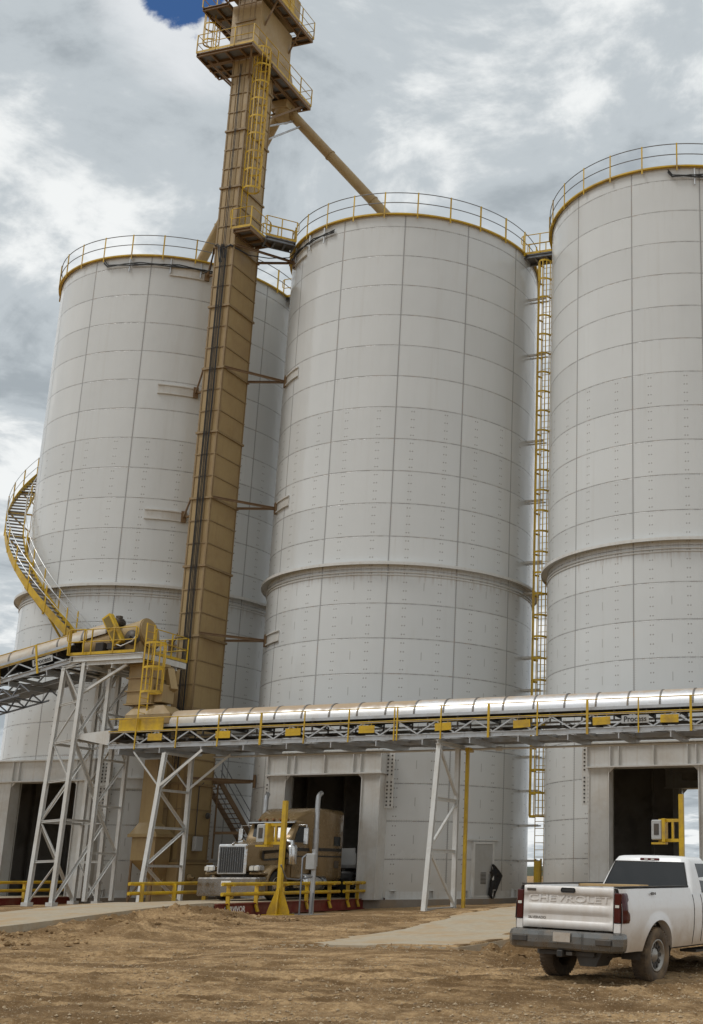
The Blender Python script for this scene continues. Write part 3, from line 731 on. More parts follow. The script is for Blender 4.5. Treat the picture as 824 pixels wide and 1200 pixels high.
    m.add([(-7.3,-4.0,44.0), (-6.4,-4.0,44.0), (-7.3,-4.0,42.2), (-6.4,-4.0,42.2), (-7.2,-2.9,42.2), (-6.5,-2.9,42.2), (-7.2,-2.9,41.2), (-6.5,-2.9,41.2), (-7.3,-4.0,41.2), (-6.4,-4.0,41.2)], [(0,1,5,4), (4,5,7,6), (0,4,6,8,2), (1,5,7,9,3), (6,7,9,8)])
    m.box(-7.95, -5.85, -7.1, -3.6, 44.7, 46.6, .1); m.lathe([(0, -1.05), (1.02, -1.0), (1.02, 1.0), (0, 1.05)], (-6.9, -5.4, 46.6), 'x', 28)
    m.build('head_casing', TAN, t)
    z = 44.5
    deck(-9.55, -7.98, -6.95, -3.1, z, t, nx=2, ny=4); deck(-7.98, -5.3, -3.6, -3.1, z, t, nx=3, ny=1); deck(-5.85, -5.3, -6.95, -3.6, z, t, nx=1, ny=4); deck(-7.98, -5.3, -7.9, -7.1, z, t, nx=3, ny=1)
    rail_run([(-7.98, -7.9, z), (-5.3, -7.9, z), (-5.28, -3.1, z), (-9.55, -3.1, z), (-9.55, -6.95, z)], t, spacing=1.2)
    m = MB()
    for p, q in (((-7.75, -6.5, 42.6), (-9.3, -6.5, 44.25)), ((-7.75, -4.2, 42.6), (-9.3, -4.2, 44.25)), ((-6.0, -6.5, 42.9), (-5.4, -6.5, 44.25)), ((-6.0, -4.2, 42.9), (-5.4, -4.2, 44.25))): m.ang(p, q, .1)
    m.build('platform_strut', RUST, t)
    caged_ladder(t, (-9.2, -6.05), (-1, 0), (0, 1), 41.0, 45.6, 43.0)
    m = MB(); m.box(-5.85, -5.4, -6.2, -4.9, 44.55, 45.6, .05); m.build('drive_guard', YEL, t)
    # discharge box that feeds the spouts
    m = MB(); m.box(-7.4, -6.35, -3.5, -2.5, 40.3, 40.8, .03); m.lathe([(.5, .0), (.36, -.45), (.0, -.45)], (-6.85, -3.0, 40.3), 'z', 16); m.build('discharge_box', TAN, t)
    m = MB(); m.tube((-6.4, -4.86, 38.2), (-6.3, -2.7, 39.9), .05, 8); m.tube((-6.4, -4.86, 37.4), (-5.9, -2.6, 39.6), .05, 8); m.build('discharge_strut', GALV, t)
    return t
def thing_part(*a): return None
elevator()
def spout(cx, label):
    t = thing('grain_spout', label, 'spout', (cx, 0, 33), 'tan round spouts from the elevator head')
    p, q = Vector((-6.85, -3.0, 40.75)), Vector((cx, 0, 32.7)); d = (q-p).normalized()
    m = MB(); m.tube(p + d*.3, q, .275, 20); m.build('spout_pipe', TAN, t)
    L = (q-p).length
    for f in (.04, .33, .66, .96): a = p + d * (.3 + (L-.4) * f); m = MB(); m.tube(a, a + d*.07, .31, 20); m.build('pipe_flange', TAN, t)
spout(0.0, 'long tan spout slanting down right to the middle silo roof')
spout(-14.0, 'tan spout slanting down left to the left silo, partly behind the elevator')

# ------------------------------------------------------------------ catwalks between rims
def catwalk(p, q, wid, label, rails=True):
    p, q = Vector(p), Vector(q); d = (q-p); L = d.length; a = math.atan2(d.y, d.x)
    t = thing('catwalk', label, 'catwalk', tuple(p), 'short catwalks bridging to the silo rims')
    ORG[t.name] = Vector((0,0,0)); h = wid/2
    deck(0, L, -h, h, 0, t, frame_mat=GDK, nx=3, ny=1)
    for y in (-h, h): rail_run([(0, y, 0), (L, y, 0)], t, spacing=.9)
    t.rotation_euler = (0, 0, a); return t
catwalk((-5.42, -5.9, 30.99), (-4.38, -4.86, 30.99), .85, 'angled catwalk linking the tan elevator to the middle silo rim')
catwalk((6.2, -.35, 31.0), (7.98, -.35, 31.0), .9, 'catwalk bridging the middle and right silo rims above the caged ladder')
catwalk((-7.85, .35, 31.0), (-6.15, .35, 31.0), .9, 'catwalk bridging the left and middle silo rims, just right of the elevator')

# tall ladder in the gap between middle and right silo
t = thing('access_ladder', 'very tall yellow caged ladder in the gap between middle and right silos', 'ladder', (7.35, -.3, 0))
caged_ladder(t, (7.38, -.35), (0, -1), (1, 0), -.1, 31.0, 3.4, wid=.42)
m = MB(); m.box(7.28, 7.30, -.66, -.45, .1, 1.6).box(7.54, 7.56, -.66, -.45, .1, 1.6).box(7.30, 7.54, -.68, -.66, .1, 1.5); m.build('ladder_gate', YEL, t)
for i in range(20):
    z = 30.4 - 1.52 * i; m = MB()
    if i in (1, 3, 6, 8, 10, 11, 13, 14, 16, 17, 18, 19): m.box(6.29, 7.18, -.05, .05, z - .05, z + .05); m.box(6.29, 7.18, .35, .42, z - .03, z + .03); m.build('standoff_bracket', WST, t)

# ------------------------------------------------------------------ belt conveyors
def conveyor(label, x0, z0, x1, slope, sections, signs, text_at, rooflike, post_sp=1.905, post0=0., deep=False, tail=False):
    """covered belt conveyor in the plane Y -10.45 .. -8.6 ; s runs from (x0,z0) towards x1 ; z = underside of the bottom chord"""
    t = thing('belt_conveyor', label, 'conveyor', (x0, -9.5, z0), 'covered belt conveyors')
    ORG[t.name] = Vector((0, 0, 0)); L = (x1 - x0) / cos(slope); YF, YR, YC = -.95, .9, 0.
    # modelled level from the origin, then tilted by the thing's own rotation
    m = MB()
    for y, sd_ in ((YF, 1), (YR, -1)):
        m.chan((0, y, .09), (L, y, .09), .08, .18, side=sd_); m.ang((0, y, .67), (L, y, .67), .07, sx=sd_)
    s_ = 0; k = 0; st = .76
    while s_ + st <= L + .01:
        for y in (YF, YR): m.bar((s_, y, .19 if k % 2 == 0 else .64), (s_ + st, y, .64 if k % 2 == 0 else .19), .06, .05)
        s_ += st; k += 1
    s_ = .3
    while s_ < L:
        m.bar((s_, YF, .12), (s_, YR, .12), .07, .12)
        m.bar((s_ + .06, YF + .05, .14), (min(L, s_ + 1.45), YR - .05, .14), .05, .05)
        s_ += 1.524
    fr = m.build('truss_frame', GALV, t)
 
    s_ = .55
    while s_ < L - .8:                       # tapered cross arms that carry the walkway, hanging just below the chords
        m = MB()
        m.prism([(YF - .02, -.02), (YR + .95, -.02), (YR + .95, -.09), (YR, -.22), (YF - .02, -.22)], s_, s_ + .04, 'x'); m.bar((s_ + .02, YF - .02, -.01), (s_ + .02, YR + .95, -.01), .12, .02); s_ += 1.905; m.build('cross_arm', GALV, fr)
   
    m = MB(); m.box(0, L, YR + .08, YR + .9, .0, .03); m.build('walkway', GRATE, t)
    # belt, return belt, idlers
    m = MB()
    pr_ = [(-.52, .92), (-.22, .76), (.22, .76), (.52, .92), (.52, .905), (.22, .745), (-.22, .745), (-.52, .905)]
    m.prism(pr_, .1, L - .1, 'x'); m.box(.1, L - .1, -.45, .45, .38, .395); m.build('belt', BLK, t)
    s_ = .5
    while s_ < L - .3:
        m = MB(); m.box(s_, s_ + .05, -.62, .62, .64, .70); m.tube((s_ + .02, -.6, .82), (s_ + .02, -.24, .70), .05, 8); m.tube((s_ + .02, .24, .70), (s_ + .02, .6, .82), .05, 8); m.tube((s_ + .02, -.24, .69), (s_ + .02, .24, .69), .05, 8)
        m.box(s_, s_ + .04, -.66, -.58, .5, .98); m.box(s_, s_ + .04, .58, .66, .5, .98)
        m.tube((s_ + .5, -.6, .33), (s_ + .5, .6, .33), .05, 8); s_ += 1.22; m.build('idler', DARK, t)
    for y0 in (-.70, .62): m = MB(); m.box(0, L, y0, y0 + .08, .86, .97); m.build('deck_edge', GALV, t)
    # half round cover sections
    a, b = sections; n = max(1, round((b - a) / 1.22)); w_ = (b - a) / n; R0 = .62
    for i in range(n):
        m = MB(); na = 18; jit = random.uniform(-.006, .006)
        sec = [(R0 * cos(pi*q/na) * -1, .98 + jit + R0 * .98 * sin(pi*q/na)) for q in range(na + 1)]
        vs = [(s_, y, z) for s_ in (a + i*w_ + .004, a + (i+1)*w_ - .004) for y, z in sec]; k = na + 1
        m.add(vs, [(q, q+1, k+q+1, k+q) for q in range(na)], True)
        cs_ = m; 
        if rooflike and i == 0: m.add([(a + .004, y, z) for y, z in sec], [tuple(range(k))])
        cs_ = m.build('cover_section', (COVER if i > 8 else COVERM if i > 0 else COVERD) if rooflike else COVERD, t); m = MB()
        sb = [(y * 1.035, .98 + (z - .98) * 1.035) for y, z in sec]      # raised lap band
        vs = [(s_, y, z) for s_ in (a + (i+1)*w_ - .05, a + (i+1)*w_ + .012) for y, z in sb]; vs2 = [(s_, y, z) for s_ in (a + (i+1)*w_ - .05, a + (i+1)*w_ + .012) for y, z in sec]
        m.add(vs + vs2, [(q, q+1, k+q+1, k+q) for q in range(na)] + [(q, q+1, 2*k+q+1, 2*k+q) for q in range(na)] + [(k+q, k+q+1, 3*k+q+1, 3*k+q) for q in range(na)], False)
        m.build('lap_band', BAND, cs_)
    # front hand rail
    m = MB()
    for z in (1.20, .70): m.path([(0.02, YF - .06, z), (L, YF - .06, z)], .02, 6)
    m.path([(0.02, YF - .06, .645), (L, YF - .06, .645)], .009, 6)
    hr = m.build('handrail', YEL, t); s_ = post0; k = 0
    while s_ < L:
        m = MB(); wd = .085 if k in (3, 8, 10, 12, 15) else .045; m.bar((s_, YF - .06, -.04), (s_, YF - .06, 1.22), wd, .04, up=(0, 1, 0)); 
        if k == 6: m.bar((s_ + .12, YF - .06, -.04), (s_ + .12, YF - .06, 1.22), .05, .04, up=(0, 1, 0))
        m.build('rail_post', YEL, hr); s_ += post_sp; k += 1
    for s_ in signs:
        m = MB(); i0 = len(m.v); m.box(-.33, .33, -.008, .008, -.14, .14)
        for dx in (-.18, .18): m.bar((dx, 0, .1), (dx + .03, .0, .22), .02, .015)
        for dx in (-.27, -.14, .0, .12, .25): m.box(dx-.04, dx+.03, -.012, -.007, -.02, .05)
        m.xf(Matrix.Translation((s_, YF - .055, .42)) @ Matrix.Rotation(R_(random.uniform(-3, 3)), 4, 'Y')); m.build('warning_plate', YEL, t)
    for s_ in text_at:
        m = MB(); m.box(s_ - .50, s_ + .50, YF - .07, YF - .058, .30, .58); pl = m.build('maker_sign', GREYB, t)
        text_mesh('sign_lettering', 'Process', .27, BLK, pl, Matrix.Translation((s_, YF - .075, .44)) @ Matrix.Rotation(pi/2, 4, 'X'), extrude=.004, bold=.004)
    t.rotation_euler = (0, -slope, 0)
    return t
hx0 = -7.6
conveyor('long level covered conveyor crossing in front of the silos', hx0, 5.82, 30.0, 0., (2.55, 37.4), [s_ - hx0 for s_ in (-5.37, -2.25, .86, 4.0, 7.14, 10.26, 13.3, 15.8, 19.2, 22.3)], [14.55 - hx0], True, post0=-.5 + 3.72 - 1.905 + .0, post_sp=1.905)
# sloping feed conveyor arriving from the left
sl = math.atan(.205); ux0, uz0 = -34.0, 9.58 - .205 * (34.0 - 9.22)
Lu = (-9.9 + 34.0) / cos(sl)
conveyor('sloping covered conveyor climbing from the left edge to the head platform', ux0, uz0, -9.9, sl, (.3, Lu + 1.6), [Lu - 4.3, Lu - 7.4, Lu - 10.5, Lu - 13.6], [Lu - 1.3], False, post0=.15)

# lower lattice below the sloping conveyor
t = thing('conveyor_lattice', 'open steel lattice girder slung beneath the sloping conveyor', 'girder', (ux0, -9.5, uz0)); ORG[t.name] = Vector((0,0,0))
m = MB(); a, b, k = 0., Lu - 1.8, 0
for y in (-.9, .85): m.ang((a, y, -.72), (b - .8, y, -.72), .08)
s_ = a
while s_ < b - 1.2:
    for y in (-.9, .85): m.bar((s_, y, -.69), (s_ + .45, y, -.24), .05, .05); m.bar((s_ + .45, y, -.24), (s_ + .9, y, -.69), .05, .05)
    m.bar((s_, -.9, -.72), (s_, .85, -.72), .06, .06); s_ += .9
m.build('girder_truss', GDK, t); t.rotation_euler = (0, -sl, 0)

# tail box, loading skirt of the level conveyor
t = thing('loading_hopper', 'tan receiving hopper with yellow side skirts at the conveyor tail', 'hopper', (-6.8, -9.5, 6.7))
m = MB(); m.box(-7.2, -5.05, -10.12, -8.95, 6.82, 7.22, .02)
m.add([(-7.2,-10.12,7.22), (-5.05,-10.12,7.22), (-5.05,-8.95,7.22), (-7.2,-8.95,7.22), (-6.95,-9.85,7.62), (-5.6,-9.85,7.62), (-5.6,-9.05,7.62), (-6.95,-9.05,7.62)], [(0,1,5,4), (1,2,6,5), (2,3,7,6), (3,0,4,7)]); m.build('hopper_body', TAN, t)
m = MB(); m.box(-7.2, -5.1, -10.42, -10.38, 6.55, 7.0); m.build('side_skirt', YEL, t)
t = thing('transfer_chute', 'boxy tan chute dropping from the head platform to the level conveyor', 'chute', (-6.8, -9.5, 9.0))
m = MB(); m.box(-7.35, -6.15, -9.95, -8.85, 7.72, 9.45, .02)
for z in (7.66, 8.2, 8.75, 9.3): m.box(-7.42, -6.08, -10.02, -8.78, z, z + .05)
m.build('chute_body', TAN, t)
m = MB(); m.box(-6.15, -5.75, -9.8, -9.0, 7.75, 8.5, .02); m.bar((-6.1, -9.0, 9.2), (-5.7, -9.2, 8.3), .3, .3); m.build('chute_valve', TAN, t)

# white tail plate left of the level conveyor
t = thing('tail_plate', 'pale tapered take-up plate projecting left of the level conveyor', 'bracket', (-8.3, -9.5, 6.1))
m = MB()
for y in (-10.38, -8.75): m.prism([(-7.62, 5.98), (-7.62, 6.6), (-9.15, 6.48), (-9.15, 6.3)], y, y + .05, 'y')
m.box(-9.1, -8.9, -10.33, -8.75, 6.32, 6.46); m.build('take_up_arm', WST, t)
m = MB(); m.lathe([(0, -.62), (.26, -.6), (.26, .6), (0, .62)], (-7.85, -9.55, 6.45), 'y', 20); m.build('tail_pulley', DARK, t)

# ------------------------------------------------------------------ support towers
def tower_face(m, a0, a1, b0, b1, n, w_=.09, horiz=True, start=0):
    """panels of bracing between leg a (a0 bottom, a1 top) and leg b"""
    a0, a1, b0, b1 = map(Vector, (a0, a1, b0, b1))
    for i in range(n):
        f0, f1 = i / n, (i + 1) / n
        p, q = a0.lerp(a1, f0), b0.lerp(b1, f1)
        if (i + start) % 2: p, q = b0.lerp(b1, f0), a0.lerp(a1, f1)
        m.ang(p, q, w_, up=(0, 1, 0) if abs((a0-b0).y) > abs((a0-b0).x) else (1, 0, 0))
        if horiz: m.hbeam(a0.lerp(a1, f1), b0.lerp(b1, f1), w_, w_)
t = thing('support_tower', 'four legged braced steel tower under the head platform at left', 'support tower', (-9.85, -9.3, 0))
bA, bB, bC, bD = (-10.45, -10.62, -.15), (-9.28, -10.62, -.15), (-9.28, -8.0, -.15), (-10.45, -8.0, -.15)
tA, tB, tC, tD = (-10.2, -10.4, 9.25), (-9.22, -10.4, 9.45), (-9.22, -8.2, 9.45), (-10.2, -8.2, 9.25)
for a, b in ((bA, tA), (bB, tB), (bC, tC), (bD, tD)): m = MB(); m.hbeam(a, b, .16, .16, .02, up=(0, 1, 0)); m.box(a[0]-.16, a[0]+.16, a[1]-.16, a[1]+.16, -.3, -.13); m.build('leg', WST, t)
for a in ((bA, tA, bB, tB, 6, .09), (bD, tD, bC, tC, 6, .09, True, 1), (bB, tB, bC, tC, 3, .1), (bA, tA, bD, tD, 3, .1, True, 1)): m = MB(); tower_face(m, *a); m.build('face_bracing', WST, t)
m = MB()
for y in (-10.4, -9.3, -8.2): m.hbeam((-10.35, y, 9.42), (-6.35, y, 9.42), .12, .2)
for x in (-10.2, -9.0, -7.8): m.hbeam((x, -10.5, 9.24), (x, -7.7, 9.24), .1, .16)
m.bar((-9.25, -10.3, 8.2), (-7.2, -10.3, 9.3), .1, .1); m.bar((-9.25, -8.2, 8.2), (-7.2, -8.2, 9.3), .1, .1)
m.build('cantilever_beam', WST, t)
# second half of the pair: an inner tower standing closer to the elevator
t = thing('support_tower', 'pale braced frame standing behind the left tower beside the elevator', 'support tower', (-8.0, -8.4, 0))
bE, bF = (-8.25, -8.0, -.1), (-7.05, -8.0, 5.6)
for x in (-8.35,):
    m = MB()
    for y in (-9.9, -8.3): m.hbeam((x, y, -.1), (x + .05, y, 9.2), .15, .15, .02, up=(0, 1, 0))
    m.build('leg', WST, t)
m = MB(); tower_face(m, (-8.35, -9.9, -.1), (-8.3, -9.9, 9.2), (-8.35, -8.3, -.1), (-8.3, -8.3, 9.2), 5, .08); m.build('bracing', WST, t)

t = thing('support_tower', 'two legged bent with flared struts under the conveyor tail beside the scale', 'support tower', (-4.9, -9.8, 0))
b0, b1_, t0, t1 = (-4.88, -11.15, -.2), (-4.88, -8.6, -.2), (-4.88, -10.42, 5.6), (-4.88, -8.65, 5.6)
for a, b in ((b0, t0), (b1_, t1)): m = MB(); m.hbeam(a, b, .16, .16, .02, up=(0, 1, 0)); m.box(a[0]-.16, a[0]+.16, a[1]-.16, a[1]+.16, -.35, -.18); m.build('leg', WST, t)
m = MB(); tower_face(m, b0, t0, b1_, t1, 4, .09, start=1)
for y, zb in ((-10.6, 4.3), (-8.65, 4.3)): m.ang((-4.85, y, zb), (-3.1, y + .1, 5.66), .1); m.ang((-4.85, y, zb - .1), (-6.3, y + .1, 5.66), .07)
m.build('bracing', WST, t)
def bent(x, label):
    t = thing('support_bent', label, 'support frame', (x, -9.8, 0), 'two legged bents under the level conveyor')
    for a, b in (((x, -11.22, -.45), (x, -10.4, 5.6)), ((x, -8.62, -.35), (x, -8.66, 5.6))):
        m = MB(); m.hbeam(a, b, .17, .17, .02, up=(0, 1, 0)); m.box(a[0]-.17, a[0]+.17, a[1]-.17, a[1]+.17, a[2]-.06, a[2]+.02); m.build('leg', WST, t)
    A0, A1, B0, B1 = Vector((x, -11.2, -.4)), Vector((x, -10.4, 5.6)), Vector((x, -8.62, -.4)), Vector((x, -8.66, 5.6)); m = MB()
    for f in (.02, .36, .67): m.hbeam(A0.lerp(A1, f), B0.lerp(B1, f), .1, .12)
    m.ang(A0.lerp(A1, .98), B0.lerp(B1, .68), .12); m.ang(A0.lerp(A1, .38), B0.lerp(B1, .66), .09); m.ang(A0.lerp(A1, .35), B0.lerp(B1, .03), .12)
    m.build('bracing', WST, t)
    m = MB(); m.hbeam((x, -10.6, 5.68), (x, -8.0, 5.68), .14, .14); m.build('cap_beam', WST, t)
bent(6.98, 'pale two legged bent standing left of the yellow pole')
bent(21.3, 'pale two legged bent right of the right silo, beyond the photo edge')
m = MB(); m.box(6.2, 7.8, -12.1, -10.3, -.9, -.46, .03); m.box(6.4, 7.6, -9.3, -7.6, -.9, -.40, .03)
tag(m.build('concrete_pier', CONCD), 'low concrete pier under the legs of the conveyor bent', 'concrete pier')

# ------------------------------------------------------------------ head platform with drive
t = thing('head_platform', 'raised drive platform with yellow hand rails at the top of the sloping conveyor', 'platform', (-8, -9, 9.7))
deck(-9.9, -6.32, -10.52, -7.6, 9.75, t, frame_mat=WST, nx=4, ny=3, d=.24)
rail_run([(-9.95, -10.52, 9.75), (-8.9, -10.52, 9.75), (-6.75, -10.52, 9.75)], t, spacing=1.0)
rail_run([(-6.32, -9.8, 9.75), (-6.32, -7.6, 9.75), (-9.9, -7.6, 9.75)], t, spacing=1.1)
rail_run([(-9.95, -10.62, 9.75), (-9.2, -10.62, 9.75)], t, spacing=.7, name='gate', toe=False, ends=True)
caged_ladder(t, (-6.26, -10.25), (1, 0), (0, 1), 6.7, 10.95, 8.1, wid=.5)
m = MB()
prof = [(-9.5, 10.85), (-8.6, 11.05), (-7.4, 11.32)]
m.tube((-9.7, -9.5, 10.16), (-6.85, -9.5, 10.76), .60, 28); m.tube((-7.0, -9.5, 10.73), (-6.9, -9.5, 10.75), .64, 28); m.tube((-8.4, -9.5, 10.43), (-8.34, -9.5, 10.445), .63, 28); m.box(-8.4, -6.9, -10.06, -8.94, 9.8, 10.3); hd_ = m.build('hood', TAN, t)
m = MB(); m.lathe([(0, -.78), (.3, -.76), (.3, .76), (0, .78)], (-7.2, -9.5, 10.45), 'y', 20); m.tube((-7.2, -10.4, 10.45), (-7.2, -8.6, 10.45), .06, 10); m.box(-8.9, -8.5, -10.3, -9.0, 9.85, 10.3, .03); m.box(-8.3, -7.6, -10.3, -10.0, 10.0, 10.25); m.build('head_pulley', DARK, hd_)
m = MB(); m.box(-.72, .72, -.14, .14, -.22, .22, .02); Mx = Matrix.Translation((-8.05, -10.3, 10.78)) @ Matrix.Rotation(R_(58), 4, 'Y'); m.xf(Mx); gd = m.build('guard_box', YEL, t)
m = MB()
for a, b in ((-.62, -.08), (.08, .62)): m.box(a, b, -.155, -.141, -.15, .15)
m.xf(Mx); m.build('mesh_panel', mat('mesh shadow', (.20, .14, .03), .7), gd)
m = MB()
i0 = 0; m.lathe([(0, 0), (.15, 0), (.17, .06), (.17, .48), (.13, .55), (0, .55)], (-8.2, -10.1, 11.2), 'y', 18)
for a in range(0, 360, 30): i = len(m.v); m.box(-.01, .01, .08, .46, .165, .195); m.xf(Matrix.Translation((-8.2, -10.1, 11.2)) @ Matrix.Rotation(R_(a), 4, 'Y'), i)
m.box(-8.3, -8.1, -9.95, -9.75, 11.32, 11.48); m.build('motor', DARK, t)
m = MB(); m.path([(-7.9, -10.4, 10.2), (-7.5, -10.45, 10.05), (-7.0, -10.4, 10.25), (-6.8, -10.4, 10.5)], .025, 6); m.build('conduit', WHT, t)

# ------------------------------------------------------------------ curving stairway on the left silo
def spiral():
    t = thing('curved_stairway', 'yellow curving stairway with open treads wrapping the left silo', 'stairway', (-14, 0, 0)); cx = -14.0
    A0, A1, rate = 20., -118., .1165
    zf = lambda a: 11.5 + (8.3 - math.degrees(a)) * rate
    RO, RI = 7.42, 6.60
    m = MB(); m.arc(cx, 0, [(RO, -.22), (RO + .02, -.22), (RO + .02, .20), (RO, .20)], R_(A0), R_(A1), 90, zf=zf); m.arc(cx, 0, [(RI, -.14), (RI + .02, -.14), (RI + .02, .14), (RI, .14)], R_(A0), R_(A1), 90, zf=zf); m.build('stringer', YEL, t)
    a = A0
    while a > A1:
        m = MB(); z = zf(R_(a)); m.arc(cx, 0, [(RI + .02, z - .02), (RO, z - .02), (RO, z + .015), (RI + .02, z + .015)], R_(a), R_(a - 1.75), 1, smooth=False); a -= 1.95; m.build('tread', GDK, t)
    for rr, nm in ((RO + .03, 'outer_handrail'), (RI + .02, 'inner_handrail')):
        m = MB()
        for dz in (.55, 1.05): m.arc(cx, 0, [(rr + .02*cos(q), dz + .02*sin(q)) for q in [i*pi/3 for i in range(6)]], R_(A0), R_(A1), 90, zf=zf)
        hr = m.build(nm, GALV, t); a = A0 - 3
        while a > A1: m = MB(); x, y, z = cx + rr*sin(R_(a)), -rr*cos(R_(a)), zf(R_(a)); m.bar((x, y, z - .2), (x, y, z + 1.07), .06, .03); a -= 9.6; m.build('rail_post', YEL, hr)
    a = A0 - 6
    while a > A1:
        m = MB(); z = zf(R_(a)) - .2; p = lambda r, zz_: (cx + r*sin(R_(a)), -r*cos(R_(a)), zz_)
        m.bar(p(RO, z), p(6.32, z), .07, .07); m.bar(p(RO, z), p(6.34, z - .95), .07, .07); m.bar(p(6.34, z), p(6.34, z - 1.1), .08, .05); a -= 13.8; m.build('stair_bracket', YEL, t)
    m = MB(); m.box(-11.9, -9.9, -7.7, -6.75, 10.02, 10.08); m.build('landing', GRATE, t)
spiral()
# small service stair between the elevator and the middle silo
t = thing('service_stair', 'narrow brown service stair between the tan elevator and the middle silo', 'stairs', (-6.5, -3, 0))
P0, P1 = Vector((-7.35, -3.1, 5.2)), Vector((-4.9, -3.6, .9))
P0 = Vector((-6.98, -4.0, 4.98)); P1 = Vector((-6.88, 1.9, .0)); dd = (P1 - P0); hz = Vector((dd.x, dd.y, 0)).normalized(); sdv = Vector((-hz.y, hz.x, 0))
P2 = P0 + dd * 1.6
m = MB()
for k in (-.38, .38): m.bar(P0 + sdv*k, P1 + sdv*k, .05, .26)
n = 24
for i in range(n): c = P0.lerp(P1, (i + .5)/n) ; m.bar(c - sdv*.36, c + sdv*.36, .24, .03, up=hz.cross(sdv) if False else (0, 0, 1))
m.build('flight', RUST, t)
m = MB()
for k in (-.38, .38):
    for h in (.5, .95): m.path([P0 + sdv*k + Vector((0, 0, h)), P1 + sdv*k + Vector((0, 0, h))], .022, 6)
    for f in (.02, .5, .98): c = P0.lerp(P1, f) + sdv*k; m.bar(c, c + Vector((0, 0, .97)), .04, .04)
m.build('handrail', GDK, t)
m = MB(); m.box(-7.4, -6.5, -4.75, -3.98, 4.86, 4.98); m.bar((-6.5, -4.4, 4.92), (-4.9, -4.2, 4.92), .12, .16); m.bar((-6.4, -4.4, 4.8), (-6.4, -4.4, 1.6), .06, .06); m.bar((-6.4, -4.4, 2.7), (-5.0, -4.2, 2.7), .1, .12); m.build('landing', RUST, t)

# thin pipe running below the conveyor, yellow bollard pole at its foot
m = MB(); m.tube((-4.2, -8.15, 5.62), (30, -8.15, 5.62), .04, 8); m.tube((8.35, -8.15, 5.62), (8.6, -8.15, 5.62), .09, 8)
tag(m.build('supply_pipe', WST), 'thin pale pipe running level just below the long conveyor', 'pipe')
t = thing('pipe_support_post', 'slim yellow square post standing right of the pale conveyor bent', 'post', (7.3, -8.45, 0))
m = MB(); m.box(7.24, 7.36, -8.51, -8.39, -.4, 5.6); m.build('post', YEL, t)
m = MB(); m.box(7.1, 7.5, -8.63, -8.27, -.42, -.38); m.box(7.22, 7.38, -8.53, -8.05, 5.5, 5.66); m.build('post_plate', YEL, t)

# ------------------------------------------------------------------ truck scales, guard rails, kiosk posts
def scale_deck(c, label, text=False):
    t = thing('truck_scale', label, 'truck scale', (c, -5, 0), 'red sided truck scales in the silo lanes')
    m = MB(); m.box(c-1.86, c+1.86, -16.3, 16.3, -.06, .02); m.build('scale_deck', CONC, t)
    for sx in (-1, 1):
        m = MB(); x = c + sx*1.86; m.box(*sorted((x, x + sx*.05)), -16.3, 16.3, -.40, .0); m.box(*sorted((x + sx*.05, x + sx*.12)), -16.3, 16.3, -.035, .0); m.box(*sorted((x + sx*.05, x + sx*.12)), -16.3, 16.3, -.40, -.37)
        b = m.build('side_girder', REDP, t)
        if text and sx > 0:
            text_mesh('girder_lettering', 'SURVIVOR', .26, WHT, b, Matrix.Translation((1.965 - c, -15.2 + 5, -.20)) @ Matrix.Rotation(pi/2, 4, 'Z') @ Matrix.Rotation(pi/2, 4, 'X'), extrude=.003, bold=.007)
    m = MB()
    for y in (-16.2, -11, -5.5, 0, 5.5, 11, 16.2): m.box(c-1.7, c+1.7, y-.25, y+.25, -.9, -.41)
    m.build('scale_pier', CONCD, t)
scale_deck(-13.95, 'red sided truck scale in the left silo lane')
scale_deck(.05, 'red sided truck scale under the tan semi truck', text=True)
scale_deck(14.2, 'red sided truck scale of the right silo lane, hidden behind the pickup')
def lane_rail(x, y0, y1, sx, label, n):
    t = thing('lane_rail', label, 'guard rail', (x, y0, 0), 'low yellow pipe rails beside the truck scales')
    m = MB()
    for z in (.62, .30): m.path([(x, y0, z), (x, y1, z)], .062, 10)
    m.build('rail_pipe', YEL, t)
    for i in range(n):
        y = y0 + .55 + (y1 - y0 - 1.1) * i / (n-1)
        m = MB(); m.bar((x - sx*.12, y, .62), (x - sx*.12, y, -.05), .14, .05); 
        m.bar((x - sx*.12, y, -.05), (x - sx*.02 , y, -.30), .14, .05); m.box(x - .16 , x + .1, y-.07, y+.07, .55, .60); m.build('rail_bracket', YEL, t)
lane_rail(2.12, -16.25, -8.45, 1, 'yellow pipe rail on the near side of the semi truck', 5)
lane_rail(2.12, -8.1, -5.4, 1, 'short yellow pipe rail at the mouth of the middle portal', 3)
lane_rail(-2.0, -15.55, -7.2, -1, 'yellow pipe rail on the far side of the scale, left of the semi grille', 5)
lane_rail(-11.85, -14.5, -7.0, 1, 'yellow pipe rail at the far left beyond the steel tower', 5)
lane_rail(-15.9, -14.5, -7.0, -1, 'yellow pipe rail on the far side of the left silo lane', 5)

